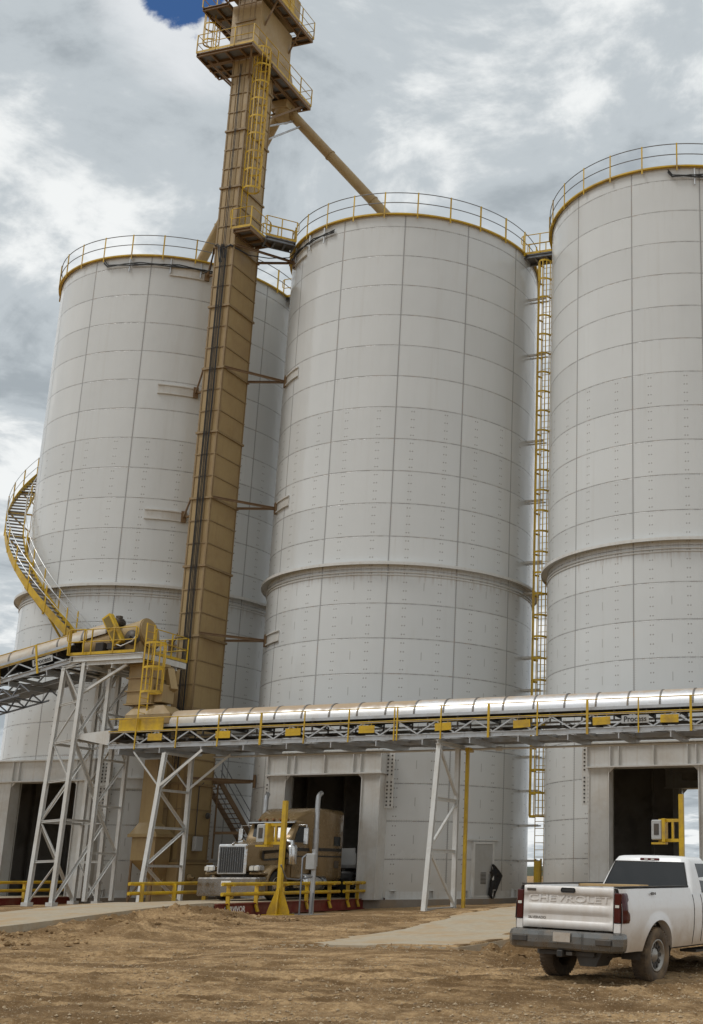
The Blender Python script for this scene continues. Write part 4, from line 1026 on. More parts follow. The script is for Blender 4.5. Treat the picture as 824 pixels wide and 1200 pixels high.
def kiosk(x, y, label):
    t = thing('kiosk_post', label, 'ticket kiosk post', (x, y, 0), 'yellow kiosk posts beside the scales')
    m = MB(); m.box(x-.075, x+.075, y-.075, y+.075, -.42, 3.42); m.build('post', YEL, t)
    m = MB()
    for a in (0, 90, 180, 270):
        i0 = len(m.v); m.prism([(0.07, -.38), (.38, -.38), (.38, -.3), (.07, .55)], -.008, .008, 'y'); m.xf(Matrix.Translation((x, y, 0)) @ Matrix.Rotation(R_(a + 20), 4, 'Z'), i0)
    m.box(x-.4, x+.4, y-.4, y+.4, -.42, -.38); m.build('base_gusset', YEL, t)
    m = MB()
    for z in (1.93, 2.55): m.box(x-.75, x-.07, y-.05, y+.05, z, z+.1)
    m.box(x-.32, x-.25, y-.05, y+.05, 2.03, 2.55); m.box(x-.60, x-.50, y-.22, y+.22, 1.93, 2.66); m.box(x-.95, x-.5, y-.2, y+.2, 1.86, 1.92); m.build('kiosk_arm', YEL, t)
    m = MB(); m.box(x-.95, x-.61, y-.2, y+.2, 2.0, 2.62, .03); k = m.build('kiosk_box', GREYB, t)
    m = MB(); m.box(x-.86, x-.70, y-.215, y-.201, 2.15, 2.5); m.build('kiosk_screen', DARK, k)
kiosk(2.78, -13.85, 'yellow kiosk post standing in front of the tan semi truck')
kiosk(16.85, -13.4, 'yellow kiosk post seen above the pickup at the right portal')
m = MB(); m.box(2.15, 3.4, -15.6, -11.2, -.9, -.43, .03)
tag(m.build('concrete_plinth', CONCD), 'concrete plinth under the kiosk post and grey conduit post', 'concrete plinth')
t = thing('conduit_post', 'grey steel post with junction box and conduits beside the semi truck', 'post', (3.1, -12.0, 0))
m = MB(); m.tube((3.1, -12.2, -.45), (3.1, -12.2, 1.75), .085, 12); m.tube((3.1, -12.2, 1.75), (3.1, -12.2, 1.8), .1, 12); m.build('post', GALV, t)
m = MB(); m.box(2.9, 3.25, -12.45, -12.28, 1.1, 1.65, .02); m.build('junction_box', GREYB, t)
m = MB(); m.path([(2.95, -12.75, -.45), (2.95, -12.75, 1.5), (3.0, -12.6, 1.6)], .03, 8); m.path([(3.1, -12.3, .85), (2.9, -12.9, .75), (2.85, -13.6, .8), (2.85, -13.8, 1.0), (2.83, -13.95, 1.25)], .03, 8); m.path([(3.2, -12.3, .3), (3.2, -12.35, -.4)], .03, 6); m.build('conduit', GDK, t)

a = R_(69); bx, by = (RS + .12)*sin(a), -(RS + .12)*cos(a)
m = MB(); vs = []; nn = 14
for i in range(nn + 1):
    f = i / nn; lw = -.07 - .20 * f ** .8 if f < .9 else -.26 + 1.6*(f-.9); rw = .02 + 1.35 * f if f < .36 else .50 - .66 * (f - .36)
    for q in range(7):
        g = lw + (rw - lw) * q / 6; r = RS + .16 + .045 * sin(q * 2.4 + f * 3) + .05 * noise.noise((q * .7, f * 6, 1)); aa = a + g * 1.25 / RS
        vs.append((r*sin(aa), -r*cos(aa), 1.35 - 1.40 * f + .05 * noise.noise((q * .9, f * 4, 5))))
m.add(vs, [(i*7+q, i*7+q+1, (i+1)*7+q+1, (i+1)*7+q) for i in range(nn) for q in range(6)], True)
tag(m.build('plastic_sheet', mat('black plastic', (.012, .012, .014), .35)), 'crumpled black plastic sheet hanging at the grey side door', 'plastic sheet')
m = MB(); vs = []
for i in range(13):
    for q in range(9):
        x, y = -5.6 + i * .2, -15.6 + q * .12 ; vs.append((-6.6 + i*.2, -13.4 + q*.14, ground_z(-6.6 + i*.2, -13.4 + q*.14) + .02 + .16 * abs(noise.noise((i*.5, q*.6, 3))) * (1 - abs(i - 6)/7)))
m.add(vs, [(i*9+q, i*9+q+1, (i+1)*9+q+1, (i+1)*9+q) for i in range(12) for q in range(8)], True)
tag(m.build('tarpaulin', BLUET), 'dark blue tarpaulin crumpled on the ground at the foot of the left tower', 'tarpaulin')

# ------------------------------------------------------------------ tan semi truck
SP = lambda: None
TPAINT = mat('metallic tan truck paint', (.245, .168, .082), .22, .3, dirt=(.2, .13, .07), amt=.15, scale=.8, fine=.02)
CHROME = mat('chrome', (.62, .62, .62), .16, 1., dirt=(.42, .36, .28), amt=.35, scale=3)
GLASS = mat('dark window glass', (.012, .014, .016), .06)
STRIPE = mat('dark stripe paint', (.022, .018, .014), .35)
RIM = mat('aluminium rim', (.60, .60, .60), .3, .9, dirt=(.3, .24, .18), amt=.5, scale=4)
LAMP = mat('lamp lens', (.62, .60, .54), .2); AMBER = mat('amber lens', (.22, .09, .02), .3)
GRIL = mat('grille mesh', (.035, .035, .035), .5, .3)
def loft(m, rings, smooth=True, caps=True):
    k = len(rings[0]); vs = [v for r in rings for v in r]; fs = [(i*k+q, i*k+(q+1)%k, (i+1)*k+(q+1)%k, (i+1)*k+q) for i in range(len(rings)-1) for q in range(k)]
    m.add(vs, fs, smooth)
    if caps: m.add(rings[0], [tuple(range(k))]); m.add(rings[-1], [tuple(range(k))])
    return m
def rrect(y, x0, x1, z0, z1, r, n=4):
    out = []
    for cxx, czz, a0 in ((x1-r, z1-r, 0), (x0+r, z1-r, 90), (x0+r, z0+r, 180), (x1-r, z0+r, 270)):
        for i in range(n + 1): a = R_(a0 + 90*i/n); out.append((cxx + r*cos(a), y, czz + r*sin(a)))
    return out
def wheel(parent, x, y, z, r, wd, sx, rim_r, mat_rim, holes=10, name='wheel', tyre_m=None):
    m = MB(); h = wd/2
    prof = [(rim_r, -h*.8), (rim_r + .03, -h), (r*.93, -h*1.02), (r*.985, -h*.8), (r, -h*.5), (r, h*.5), (r*.985, h*.8), (r*.93, h*1.02), (rim_r + .03, h), (rim_r, h*.8), (rim_r, -h*.8)]
    m.lathe(prof, (x, y, z), 'x', 40)
    n = 44
    for i in range(n):
        for off in (-1, 1):
            i0 = len(m.v); m.box(-h*.9 if off < 0 else .02, -.02 if off < 0 else h*.9, -.012, .014, r - .006, r + .004)
            m.xf(Matrix.Translation((x, y, z)) @ Matrix.Rotation(2*pi*(i + (.5 if off > 0 else 0))/n, 4, 'X'), i0)
    w_ = m.build(name, tyre_m or BLK, parent)
    m = MB(); xo = sx*h
    m.lathe([(rim_r + .005, sx*h*.82), (rim_r + .008, sx*h*.95), (rim_r - .02, sx*h*.9), (rim_r - .03, sx*h*.45), (rim_r*.72, sx*h*.35), (rim_r*.42, sx*h*.55), (rim_r*.3, sx*h*.75), (0, sx*h*.78)], (x, y, z), 'x', 36)
    rm = m.build('rim', mat_rim, w_); m = MB()
    for i in range(holes):
        a = 2*pi*i/holes; i0 = len(m.v); rr_ = rim_r*.72
        m.box(-.03, .03, -rim_r*.115, rim_r*.115, rr_ - rim_r*.22, rr_ + rim_r*.16, .004); m.xf(Matrix.Translation((x + sx*(h*.42), y, z)) @ Matrix.Rotation(a, 4, 'X'), i0)
    m.build('rim_opening', DARK, rm)
    return w_
def semi():
    t = thing('semi_truck', 'tan long nosed semi truck with chrome grille halfway out of the middle silo', 'semi truck', (.1, -10, .03)); ORG[t.name] = Vector((0, 0, 0))
    # local: x across (+ = towards camera side), y: -3 bumper .. , z above deck
    m = MB()
    # hood: tapering loft from grille to cowl
    rings = []
    for y, hw, z0, z1 in ((-2.72, .56, .95, 1.92), (-2.4, .60, .95, 1.96), (-1.8, .70, .95, 2.02), (-1.1, .82, .95, 2.10), (-.55, .90, .95, 2.18)):
        rings.append(rrect(y, -hw, hw, z0, z1, .16))
    loft(m, rings); m.build('hood', TPAINT, t)
    for sx in (-1, 1):      # fenders
        m = MB(); rings = []
        for i in range(15):
            a = R_(-15 + 195 * i / 14); yc, zc = -1.55, .50; ro, ri = .74, .66
            y, z = yc - ro*cos(a), zc + ro*sin(a) ; yi, zi = yc - ri*cos(a), zc + ri*sin(a)
            xi, xo = sx*.58, sx*1.20
            rings.append([(xi, yi, zi), (xi, y, z + .03), (sx*.95, y, z + .02), (sx*1.16, y*.985 + yc*.015, z - .03), (xo, yi, zi - .03)])
        loft(m, rings); m.build('fender', TPAINT, t)
        m = MB(); m.box(*sorted((sx*.72, sx*1.12)), -2.75, -2.35, 1.0, 1.22, .05); hl = m.build('headlight', CHROME, t)
        m = MB()
        for xx in (.82, 1.02): m.box(sx*xx-.075, sx*xx+.075, -2.775, -2.745, 1.04, 1.18)
        m.build('lens', LAMP, hl)
        m = MB(); m.box(*sorted((sx*.68, sx*1.14)), -2.7, -2.1, .88, .98, .04); m.build('fender_nose', TPAINT, t)
        # air cleaner canister and mirror and stack
        m = MB(); m.lathe([(0, 0), (.19, 0), (.2, .03), (.2, .62), (.17, .72), (0, .74)], (sx*1.13, -.62, 1.25), 'z', 24); m.path([(sx*1.13, -.62, 1.95), (sx*1.13, -.62, 2.08), (sx*.95, -.62, 2.1)], .09, 10); m.build('air_cleaner', CHROME, t)
        m = MB(); m.box(*sorted((sx*1.32, sx*1.50)), -.2, -.08, 1.98, 2.62, .03); mr = m.build('mirror', CHROME, t)
        m = MB(); m.path([(sx*1.0, -.1, 2.72), (sx*1.42, -.14, 2.72), (sx*1.42, -.14, 1.9), (sx*1.0, -.1, 1.9)], .018, 6); m.build('mirror_arm', CHROME, mr)
        m = MB(); m.path([(sx*1.16, 1.02, .75), (sx*1.16, 1.02, 3.7), (sx*1.16, 1.04, 3.85), (sx*1.18, 1.12, 3.95), (sx*1.2, 1.2, 3.99)], .095, 16); m.path([(sx*1.16, 1.02, 1.2), (sx*1.16, 1.02, 2.6)], .125, 16); m.build('exhaust_stack', GALV, t)
        # tank, step
        m = MB(); m.lathe([(0, -.75), (.3, -.74), (.33, -.7), (.33, .7), (.3, .74), (0, .75)], (sx*.98, 1.1, .62), 'y', 24); m.box(*sorted((sx*.7, sx*1.2)), -.45, .15, .42, .5); m.build('fuel_tank', CHROME, t)
    m = MB(); m.box(-.60, .60, -2.80, -2.70, .88, 1.96, .05); g = m.build('grille', CHROME, t)
    m = MB(); m.box(-.50, .50, -2.815, -2.795, .96, 1.86)
    gm = m.build('grille_mesh', GRIL, g)
    m = MB()
    for i in range(11): x = -.46 + .092*i; m.box(x-.003, x+.003, -2.828, -2.815, .97, 1.85)
    m.build('grille_bar', CHROME, gm)
    m = MB(); m.box(-1.22, 1.22, -3.0, -2.82, .16, .80, .05); m.box(-1.24, -1.0, -2.85, -2.4, .16, .8, .03); m.box(1.0, 1.24, -2.85, -2.4, .16, .8, .03); bp = m.build('bumper', mat('dusty chrome', (.30, .28, .26), .22, .95, dirt=(.22, .16, .1), amt=.5, scale=2), t)
    m = MB(); m.box(-.2, .2, -3.02, -3.005, .5, .68); m.build('number_plate', WHT, bp)
    m = MB(); m.lathe([(0, 0), (.05, 0), (.05, .03), (0, .04)], (0, -2.76, 1.95), 'z', 12); m.path([(0, -2.78, 1.98), (0, -2.7, 2.06), (0, -2.6, 2.02)], .02, 6); m.build('hood_ornament', CHROME, t)
    # cab
    m = MB(); rings = []
    for y, hw, z0, z1, r in ((-.56, .93, .70, 2.16, .08), (-.42, .98, .70, 2.30, .1), (-.10, 1.0, .70, 2.83, .12), (.15, 1.0, .70, 2.90, .14), (.9, 1.02, .70, 2.95, .14)): rings.append(rrect(y, -hw, hw, z0, z1, r))
    loft(m, rings); cb = m.build('cab', TPAINT, t)
    m = MB()      # two piece windscreen, following the slope
    for sx in (-1, 1):
        m.add([(sx*.03, -.50, 2.26), (sx*.90, -.44, 2.24), (sx*.86, -.14, 2.76), (sx*.03, -.17, 2.79)], [(0,1,2,3)]); m.add([(sx*.03, -.49, 2.26), (sx*.90, -.43, 2.24), (sx*.86, -.13, 2.76), (sx*.03, -.16, 2.79)], [(0,1,2,3)])
    m.build('windscreen', GLASS, cb)
    m = MB(); m.add([(-.95, -.10, 2.90), (.95, -.10, 2.90), (1.0, -.34, 2.84), (-1.0, -.34, 2.84), (-.95, -.10, 2.87), (.95, -.10, 2.87), (1.0, -.34, 2.80), (-1.0, -.34, 2.80)], [(0,1,2,3), (4,5,6,7), (0,1,5,4), (1,2,6,5), (2,3,7,6), (3,0,4,7)]); m.build('sun_visor', CHROME, cb)
    m = MB()
    for x in (-.6, -.3, 0, .3, .6): m.lathe([(0, -.08), (.04, -.06), (.05, .06), (0, .07)], (x, -.2, 2.93), 'y', 8)
    m.build('roof_light', AMBER, cb)
    for sx in (-1, 1):
        m = MB(); x0, x1 = sorted((sx*1.0, sx*1.018)); m.box(x0, x1, -.38, .60, .80, 2.12); d = m.build('door', TPAINT, cb)
        m = MB(); x0, x1 = sorted((sx*1.0, sx*1.026)); m.prism([(-.28, 2.08), (.52, 2.08), (.52, 2.68), (.02, 2.68), (-.18, 2.38)], x0, x1, 'x'); m.build('side_window', GLASS, cb)
        m = MB(); m.box(*sorted((sx*1.02, sx*1.05)), .4, .55, 1.55, 1.6); m.build('door_handle', CHROME, d)
    # sleeper with raised roof
    m = MB(); rings = []
    for y, hw, z0, z1, r in ((.05, .85, 2.7, 2.95, .1), (.45, 1.0, 2.6, 3.22, .2), (.9, 1.1, 1.6, 3.38, .22), (1.2, 1.2, .62, 3.42, .22), (2.0, 1.22, .62, 3.42, .22), (3.05, 1.22, .62, 3.40, .2), (3.12, 1.18, .66, 3.34, .18)): rings.append(rrect(y, -hw, hw, z0, z1, r))
    loft(m, rings); sl_ = m.build('sleeper', TPAINT, t)
    m = MB()
    for sx in (-1, 1):
        m = MB(); m.box(*sorted((sx*1.22, sx*1.235)), 2.35, 2.85, 2.0, 2.36); m.build('sleeper_window', GLASS, sl_); m = MB(); m.box(*sorted((sx*1.22, sx*1.24)), 2.45, 2.8, 1.15, 1.42); m.build('sleeper_vent', DARK, sl_)
    m = MB()
    for sx in (-1, 1):
        for z, h in ((1.78, .12), (1.56, .05)): m.box(*sorted((sx*1.218, sx*1.228)), 1.2, 3.0, z, z+h); m.box(*sorted((sx*1.0, sx*1.03)), -.36, .95, z-.02, z-.02+h)
        m.add([(sx*.945, -.58, 1.86), (sx*.80, -1.9, 1.70), (sx*.77, -1.9, 1.62), (sx*.92, -.58, 1.74), (sx*.76, -1.6, 1.28), (sx*.915, -.58, 1.40)], [(0,1,2,3)])
        m.add([(sx*.925, -.58, 1.82), (sx*.75, -2.0, 1.74), (sx*.745, -1.9, 1.66), (sx*.925, -.58, 1.72)], [(0,1,2,3)])
        m.add([(sx*.75, -2.0, 1.74), (sx*.735, -2.0, 1.5), (sx*.75, -1.85, 1.38), (sx*.755, -1.85, 1.66)], [(0,1,2,3)])
        m.add([(sx*.75, -1.85, 1.45), (sx*.925, -.58, 1.52), (sx*.925, -.58, 1.45), (sx*.75, -1.85, 1.38)], [(0,1,2,3)])
    m.build('pinstripe', STRIPE, t)
    m = MB(); m.box(-.42, -.3, -2.5, 6.6, .55, .85).box(.3, .42, -2.5, 6.6, .55, .85); m.box(-1.0, 1.0, -1.62, -1.48, .42, .56); m.box(-.5, .5, -2.6, -.6, .5, .95); m.box(-.5, .5, 4.4, 5.6, .86, 1.0)
    for y in (4.4, 5.7): m.box(-.95, .95, y-.07, y+.07, .42, .58)
    m.build('chassis', DARK, t)
    for sx in (-1, 1): wheel(t, sx*1.02, -1.55, .51, .51, .30, sx, .29, RIM)
    for y in (4.4, 5.7):
        for sx in (-1, 1): wheel(t, sx*.93, y, .51, .51, .55, sx, .29, RIM)
    m = MB(); m.box(.75, 1.2, 3.2, 3.9, .95, 1.02); m.box(-.4, .4, 3.2, 3.5, .9, 1.3); m.build('deck_plate', GALV, t)
semi()
def trailer():
    t = thing('flatbed_trailer', 'dark trailer coupled behind the semi inside the middle silo', 'trailer', (.1, -4.5, .03)); ORG[t.name] = Vector((0, 0, 0))
    m = MB(); m.box(-1.25, 1.25, -1.3, 9.5, 1.15, 1.32, .02); m.box(-.5, -.38, -.8, 9.4, .8, 1.15); m.box(.38, .5, -.8, 9.4, .8, 1.15); m.build('deck', GALV, t)
    m = MB()
    for sx in (-1, 1): m.box(*sorted((sx*1.2, sx*1.25)), -1.3, 9.5, 1.32, 1.75)
    m.box(-1.2, 1.2, -1.3, -1.24, 1.32, 1.95); m.build('side_board', GREYB, t)
    for y in (7.4, 8.7):
        for sx in (-1, 1): wheel(t, sx*.95, y, .51, .51, .55, sx, .29, RIM)
    m = MB(); m.box(-.9, .9, 7.33, 7.47, .42, .8); m.box(-.9, .9, 8.63, 8.77, .42, .8); m.build('axle', DARK, t)
trailer()
# stair inside the middle silo, dimly seen right of the sleeper
t = thing('inner_stair', 'grey steel stair inside the dark middle silo, right of the sleeper', 'stairs', (3.5, 1, 0))
m = MB()
for k in (0, .8): m.bar((3.0 + k*0, -2.2 + k, .1), (4.6, 3.8 + k, 5.2), .06, .22) if False else m.bar((2.6, 1.5 + k, 1.6), (4.4, 1.9 + k, 3.9), .06, .2)
for i in range(14): f = (i + .5)/14; x = 2.6 + 1.8*f; y = 1.5 + .4*f; z = 1.6 + 2.3*f; m.box(x - .1, x + .1, y, y + .8, z, z + .04)
m.bar((2.6, 1.5, 1.6), (2.6, 1.5, 0), .08, .08); m.bar((2.6, 2.3, 1.6), (2.6, 2.3, 0), .08, .08); m.bar((4.4, 1.9, 3.9), (4.4, 1.9, 0), .08, .08); m.build('flight', GALV, t)
t = thing('equipment_stand', 'grey equipment rack inside the middle portal behind the semi', 'rack', (3.4, -3.5, 0))
m = MB()
for x in (2.4, 3.3):
    for y in (-3.8, -2.9): m.bar((x, y, .0), (x, y, 1.5), .05, .05)
m.box(2.35, 3.35, -3.85, -2.85, 1.2, 1.25); m.box(2.35, 3.35, -3.85, -2.85, .6, .64); m.build('frame', GALV, t); m = MB(); m.box(2.45, 3.25, -3.7, -3.0, 1.26, 1.6, .04); m.box(2.5, 3.2, -3.75, -3.0, .66, .95, .03); m.build('housing', GREYB, t)

# ------------------------------------------------------------------ white pickup
def white_paint():
    m, t, b, T = basemat('dusty white car paint'); new, Mt, noi, ramp, mix = T['new'], T['M'], T['noi'], T['ramp'], T['mix']
    P = new('ShaderNodeTexCoord').outputs['Object']; s3 = new('ShaderNodeSeparateXYZ'); T['link'](P, s3.inputs[0])
    nn = noi(P, 2.2, 6, .65, .3); h = Mt('ADD', s3.outputs[2], Mt('MULTIPLY', Mt('SUBTRACT', nn, .5), .55))
    f1 = ramp(h, .45, 1.05, .85, 0.); tail = ramp(s3.outputs[1], .0, .35, .42, 0.); st = noi(T['vscale'](P, (6, 6, .9)), 1., 5, .6)
    tail = Mt('MULTIPLY', tail, ramp(Mt('ADD', Mt('MULTIPLY', st, .6), Mt('MULTIPLY', nn, .5)), .35, .75, .45, 1.1))
    f = Mt('MAXIMUM', f1, tail, clamp=True)
    c = mix(f, (.80, .80, .80), (.44, .33, .215)); c = mix(Mt('MULTIPLY', ramp(noi(P, 9, 6, .7), .5, .75), .18), c, (.5, .42, .32))
    T['link'](c, b.inputs['Base Color']); T['link'](Mt('ADD', Mt('MULTIPLY', f, .5), .28), b.inputs['Roughness'])
    b.inputs['Coat Weight'].default_value = .15; b.inputs['Coat Roughness'].default_value = .12
    return m
CARW = white_paint()
def pickup():
    t = thing('pickup_truck', 'dusty white pickup seen from behind with its bed towards the silos gap', 'pickup truck', (19.73, -33.68, -.67)); ORG[t.name] = Vector((0, 0, 0))
    # local: +y forward, tailgate plane y=0
    AX_R, AX_F, RW = 1.18, 4.78, .42
    def side_x(z, y):
        # lateral section: tuck at sill, full at mid door, shoulder, slight tumble at the rail
        pts = ((.40, .925), (.55, .965), (.75, .995), (.95, 1.005), (1.12, .998), (1.20, .985), (1.30, .955), (1.40, .925), (1.46, .90))
        for (za, xa), (zb, xb) in zip(pts, pts[1:]):
            if z <= zb: f = max(0, (z - za)/(zb - za)); return xa + (xb - xa)*f
        return .90
    def arch(y, z):      # flare near the wheel arches
        v = 0
        for ya in (AX_R, AX_F):
            d = math.hypot(y - ya, z - RW) - .52
            if -.03 < d < .12 and z > .3: v = max(v, .035 * (1 - abs(d - .0)/.12) if d > 0 else .035)
        return v
    def zlo(y):
        for ya in (AX_R, AX_F):
            if abs(y - ya) < .52: return max(.50, RW + math.sqrt(max(0, .52**2 - (y - ya)**2)) - .0)
        return .50 if y > .5 else .50
    def zhi(y):
        if y <= 2.5: return 1.41
        if y <= 4.0: return 1.30 + .0
        return 1.27 - .10 * sst(4.2, 5.75, y)
    for sx in (-1, 1):
        m = MB(); ys = [.0 + .035*i for i in range(164)]; nz = 16; vs = []
        for y in ys:
            lo, hi = zlo(y), zhi(y)
            nose = .10 * sst(5.2, 5.75, y)**2 * 2.2; rear = .03 * sst(.10, 0, y)
            for q in range(nz + 1):
                z = lo + (hi - lo) * q/nz; x = side_x(z, y) + arch(y, z) - nose - rear
                if 4.0 < y: x -= .02 * sst(1.0, 1.27, z)
                vs.append((sx*x, y, z))
        k = nz + 1; fs = [(i*k+q, i*k+q+1, (i+1)*k+q+1, (i+1)*k+q) for i in range(len(ys)-1) for q in range(nz)]
        m.add(vs, fs, True)
        # lips of the arches and the sill turn inwards
        for i in range(len(ys)-1):
            a, b = vs[i*k], vs[(i+1)*k]; m.add([a, b, (b[0] - sx*.16, b[1], b[2]), (a[0] - sx*.16, a[1], a[2])], [(0,1,2,3)])
        # bed rail top, inner bed wall
        nb = [i for i, y in enumerate(ys) if y <= 2.5]
        for i in nb[:-1]:
            a, b = vs[i*k+nz], vs[(i+1)*k+nz]; a2, b2 = (sx*.80, a[1], a[2]+.012), (sx*.80, b[1], b[2]+.012)
            m.add([a, b, b2, a2, (sx*.80, b[1], .86), (sx*.80, a[1], .86)], [(0,1,2,3), (3,2,4,5)])
        m.build('body_side', CARW, t)
        m = MB(); m.box(*sorted((sx*.79, sx*.91)), .03, 2.48, 1.425, 1.445, .006); m.build('rail_cap', BLK, t)
        # seams: bed to cab gap, door lines
        m = MB(); xo = .004
        for y, z0, z1 in ((2.53, .52, 1.30), (2.86, .55, 1.3), (4.02, .55, 1.27)):
            pts = [(sx*(side_x(z0 + (z1-z0)*i/10, y) + .001), y, z0 + (z1-z0)*i/10) for i in range(11)]
            for a, b in zip(pts, pts[1:]): m.bar(a, b, .012, .012)
        m.build('body_seam', DARK, t)
        # tail lamp with notched inner edge
        m = MB(); vs = []; nz_, ny_ = 22, 6
        for q in range(nz_ + 1):
            z = .92 + .43 * q / nz_
            dep = .205 - .065 * sst(1.05, 1.10, z) * sst(1.26, 1.21, z) - .02 * sst(1.32, 1.35, z) - .03 * sst(.97, .92, z)
            for r_ in range(ny_ + 1):
                y = .0 + dep * r_ / ny_; e = min(1, 3*min(r_ / ny_, 1 - r_ / ny_), 6*min(q / nz_, 1 - q / nz_)) 
                vs.append((sx*(side_x(z, y) + .004 + .016 * min(1, e * 2) - .02*sst(.08, 0, y)), y, z))
        kk = ny_ + 1; m.add(vs, [(a*kk+b, a*kk+b+1, (a+1)*kk+b+1, (a+1)*kk+b) for a in range(nz_) for b in range(ny_)], True)
        x0, x1 = sorted((sx*.835, sx*.955)); m.box(x0, x1, -.022, .03, .92, 1.35, .012)
        tl = m.build('tail_lamp', mat('red lens', (.06, .004, .004), .12), t)
        m = MB(); m.box(*sorted((sx*.86, sx*.93)), -.028, -.02, 1.14, 1.18); m.build('reverse_lens', LAMP, tl)
        m = MB(); m.box(*sorted((sx*.832, sx*.955)), -.012, .05, .775, .915, .008); m.build('corner_panel', CARW, t)
        # mirrors and door handle
        m = MB(); m.box(*sorted((sx*1.06, sx*1.27)), 3.9, 4.02, 1.28, 1.52, .04); m.bar((sx*.9, 3.95, 1.32), (sx*1.1, 3.96, 1.34), .06, .05); m.build('door_mirror', BLK, t)
        m = MB(); m.box(*sorted((sx*1.0, sx*1.03)), 2.98, 3.15, 1.12, 1.16, .008); m.build('door_handle', BLK, t)
        # inner arch liner
        for ya in (AX_R, AX_F):
            m = MB(); m.lathe([(.53, 0), (.53, .34)], (sx*.62 if sx > 0 else -.96, ya, RW), 'x', 24, a0=-.1, a1=pi+.1); m.box(*sorted((sx*.60, sx*.62)), ya-.53, ya+.53, .42, .97); m.build('wheel_liner', DARK, t)
    # tailgate with stepped recesses
    m = MB(); nx, pts = 24, [(-.815, 0)]
    prof = [(.80, .006), (.81, -.010), (.86, -.018), (.905, -.018), (.925, .010), (.96, .012), (1.02, -.004), (1.05, -.018), (1.14, -.018), (1.165, .010), (1.28, .012), (1.295, -.010), (1.36, -.018), (1.405, -.012), (1.42, .01), (1.42, .07)]
    vs = []
    xs = [-.822 + 1.644*i/nx for i in range(nx + 1)]
    for x in xs:
        e = sst(.822, .72, abs(x))
        for z, y in prof: vs.append((x, (y + .018) * 1.5 * e - .018 if z < 1.41 else y, z))
    k = len(prof); fs = [(i*k+q, i*k+q+1, (i+1)*k+q+1, (i+1)*k+q) for i in range(nx) for q in range(k-1)]
    m.add(vs, fs, True); m.box(-.82, .82, .012, .06, .80, 1.40); tg = m.build('tailgate', CARW, t)
    m = MB(); m.box(-.13, .13, -.026, -.012, 1.325, 1.40, .02); m.build('tailgate_handle', BLK, tg)
    text_mesh('tailgate_lettering', 'CHEVROLET', .135, CARW, tg, Matrix.Translation((0, .0145, 1.235)) @ Matrix.Diagonal((2.02, 1, 1, 1)) @ Matrix.Rotation(pi/2, 4, 'X'), extrude=.014, bold=.001)
    text_mesh('badge', 'SILVERADO', .052, DARK, tg, Matrix.Translation((-.58, .012, .945)) @ Matrix.Diagonal((1.25, 1, 1, 1)) @ Matrix.Rotation(pi/2, 4, 'X'), extrude=.004)
    m = MB(); m.box(-.77, -.60, -.024, -.015, 1.335, 1.375, .004); m.build('badge_plate', DARK, tg)
    text_mesh('side_badge', '4X4', .06, DARK, t, Matrix.Translation((.975, 1.02, 1.335)) @ Matrix.Rotation(pi/2, 4, 'Z') @ Matrix.Diagonal((1.8, 1, 1, 1)) @ Matrix.Rotation(R_(80), 4, 'X'), extrude=.006)
    # bed floor, front wall
    m = MB(); m.box(-.80, .80, .06, 2.46, .84, .87); m.box(-.80, .80, 2.42, 2.47, .87, 1.40)
    for i in range(12): x = -.72 + .13*i; m.box(x, x+.05, .07, 2.41, .87, .885)
    m.build('bed', CARW, t)
    # rear bumper: corner steps, recessed plate, hitch
    m = MB(); poly = [(-1.02, .10), (-1.04, -.06), (-.93, -.17), (-.42, -.20), (-.34, -.15), (.34, -.15), (.42, -.20), (.93, -.17), (1.04, -.06), (1.02, .10)]
    rings = []
    for z, s_, dy in ((.50, .955, .05), (.53, .985, .015), (.60, 1., 0), (.70, 1., 0), (.755, .985, .012), (.775, .955, .04)): rings.append([(x*s_, y + dy if y < .05 else y, z) for x, y in poly])
    loft(m, rings, smooth=False); BUMP = mat('dusty grey bumper', (.19, .19, .185), .32, .7, dirt=(.26, .2, .14), amt=.6, scale=2.5)
    bp = m.build('rear_bumper', BUMP, t)
    m = MB(); m.box(-.155, .155, -.175, -.16, .62, .755); np_ = m.build('number_plate', mat('dusty plate', (.46, .41, .35), .6, dirt=(.33, .25, .17), amt=.6, scale=9), bp)
    m = MB()
    for sx in (-1, 1): m.box(*sorted((sx*.62, sx*.90)), -.205, -.18, .60, .69, .01)
    m.build('step_recess', DARK, bp)
    m = MB(); m.box(-.10, .0, -.14, .1, .40, .50, .01); m.box(-.5, .5, .0, .1, .42, .48); m.box(.05, .16, -.1, 0, .43, .48); m.build('tow_hitch', DARK, bp)
    m = MB(); m.box(-.085, -.015, -.142, -.138, .415, .485); m.build('hitch_opening', BLK, bp)
    # underbody
    m = MB(); m.box(-.55, .55, .2, 5.4, .42, .62); m.tube((-.85, AX_R, .40), (.85, AX_R, .40), .055, 12); m.lathe([(0, -.2), (.12, -.12), (.17, 0), (.12, .12), (0, .2)], (0, AX_R, .40), 'x', 16)
    m.prism([(.10, .50), (.62, .50), (.5, .28), (.22, .28)], .05, .45, 'y'); m.tube((-.85, AX_F, .42), (.85, AX_F, .42), .05, 10); m.tube((.55, .3, .42), (.55, 2.5, .42), .035, 8); m.box(.55, .86, 2.9, 4.1, .36, .40); m.box(-.86, -.55, 2.9, 4.1, .36, .40)
    m.build('underbody', DARK, t)
    # cab greenhouse
    m = MB(); B = 2.56
    lo = [(-.93, B, 1.29), (.93, B, 1.29), (.94, 3.1, 1.29), (.94, 4.35, 1.26), (-.94, 4.35, 1.26), (-.94, 3.1, 1.29)]
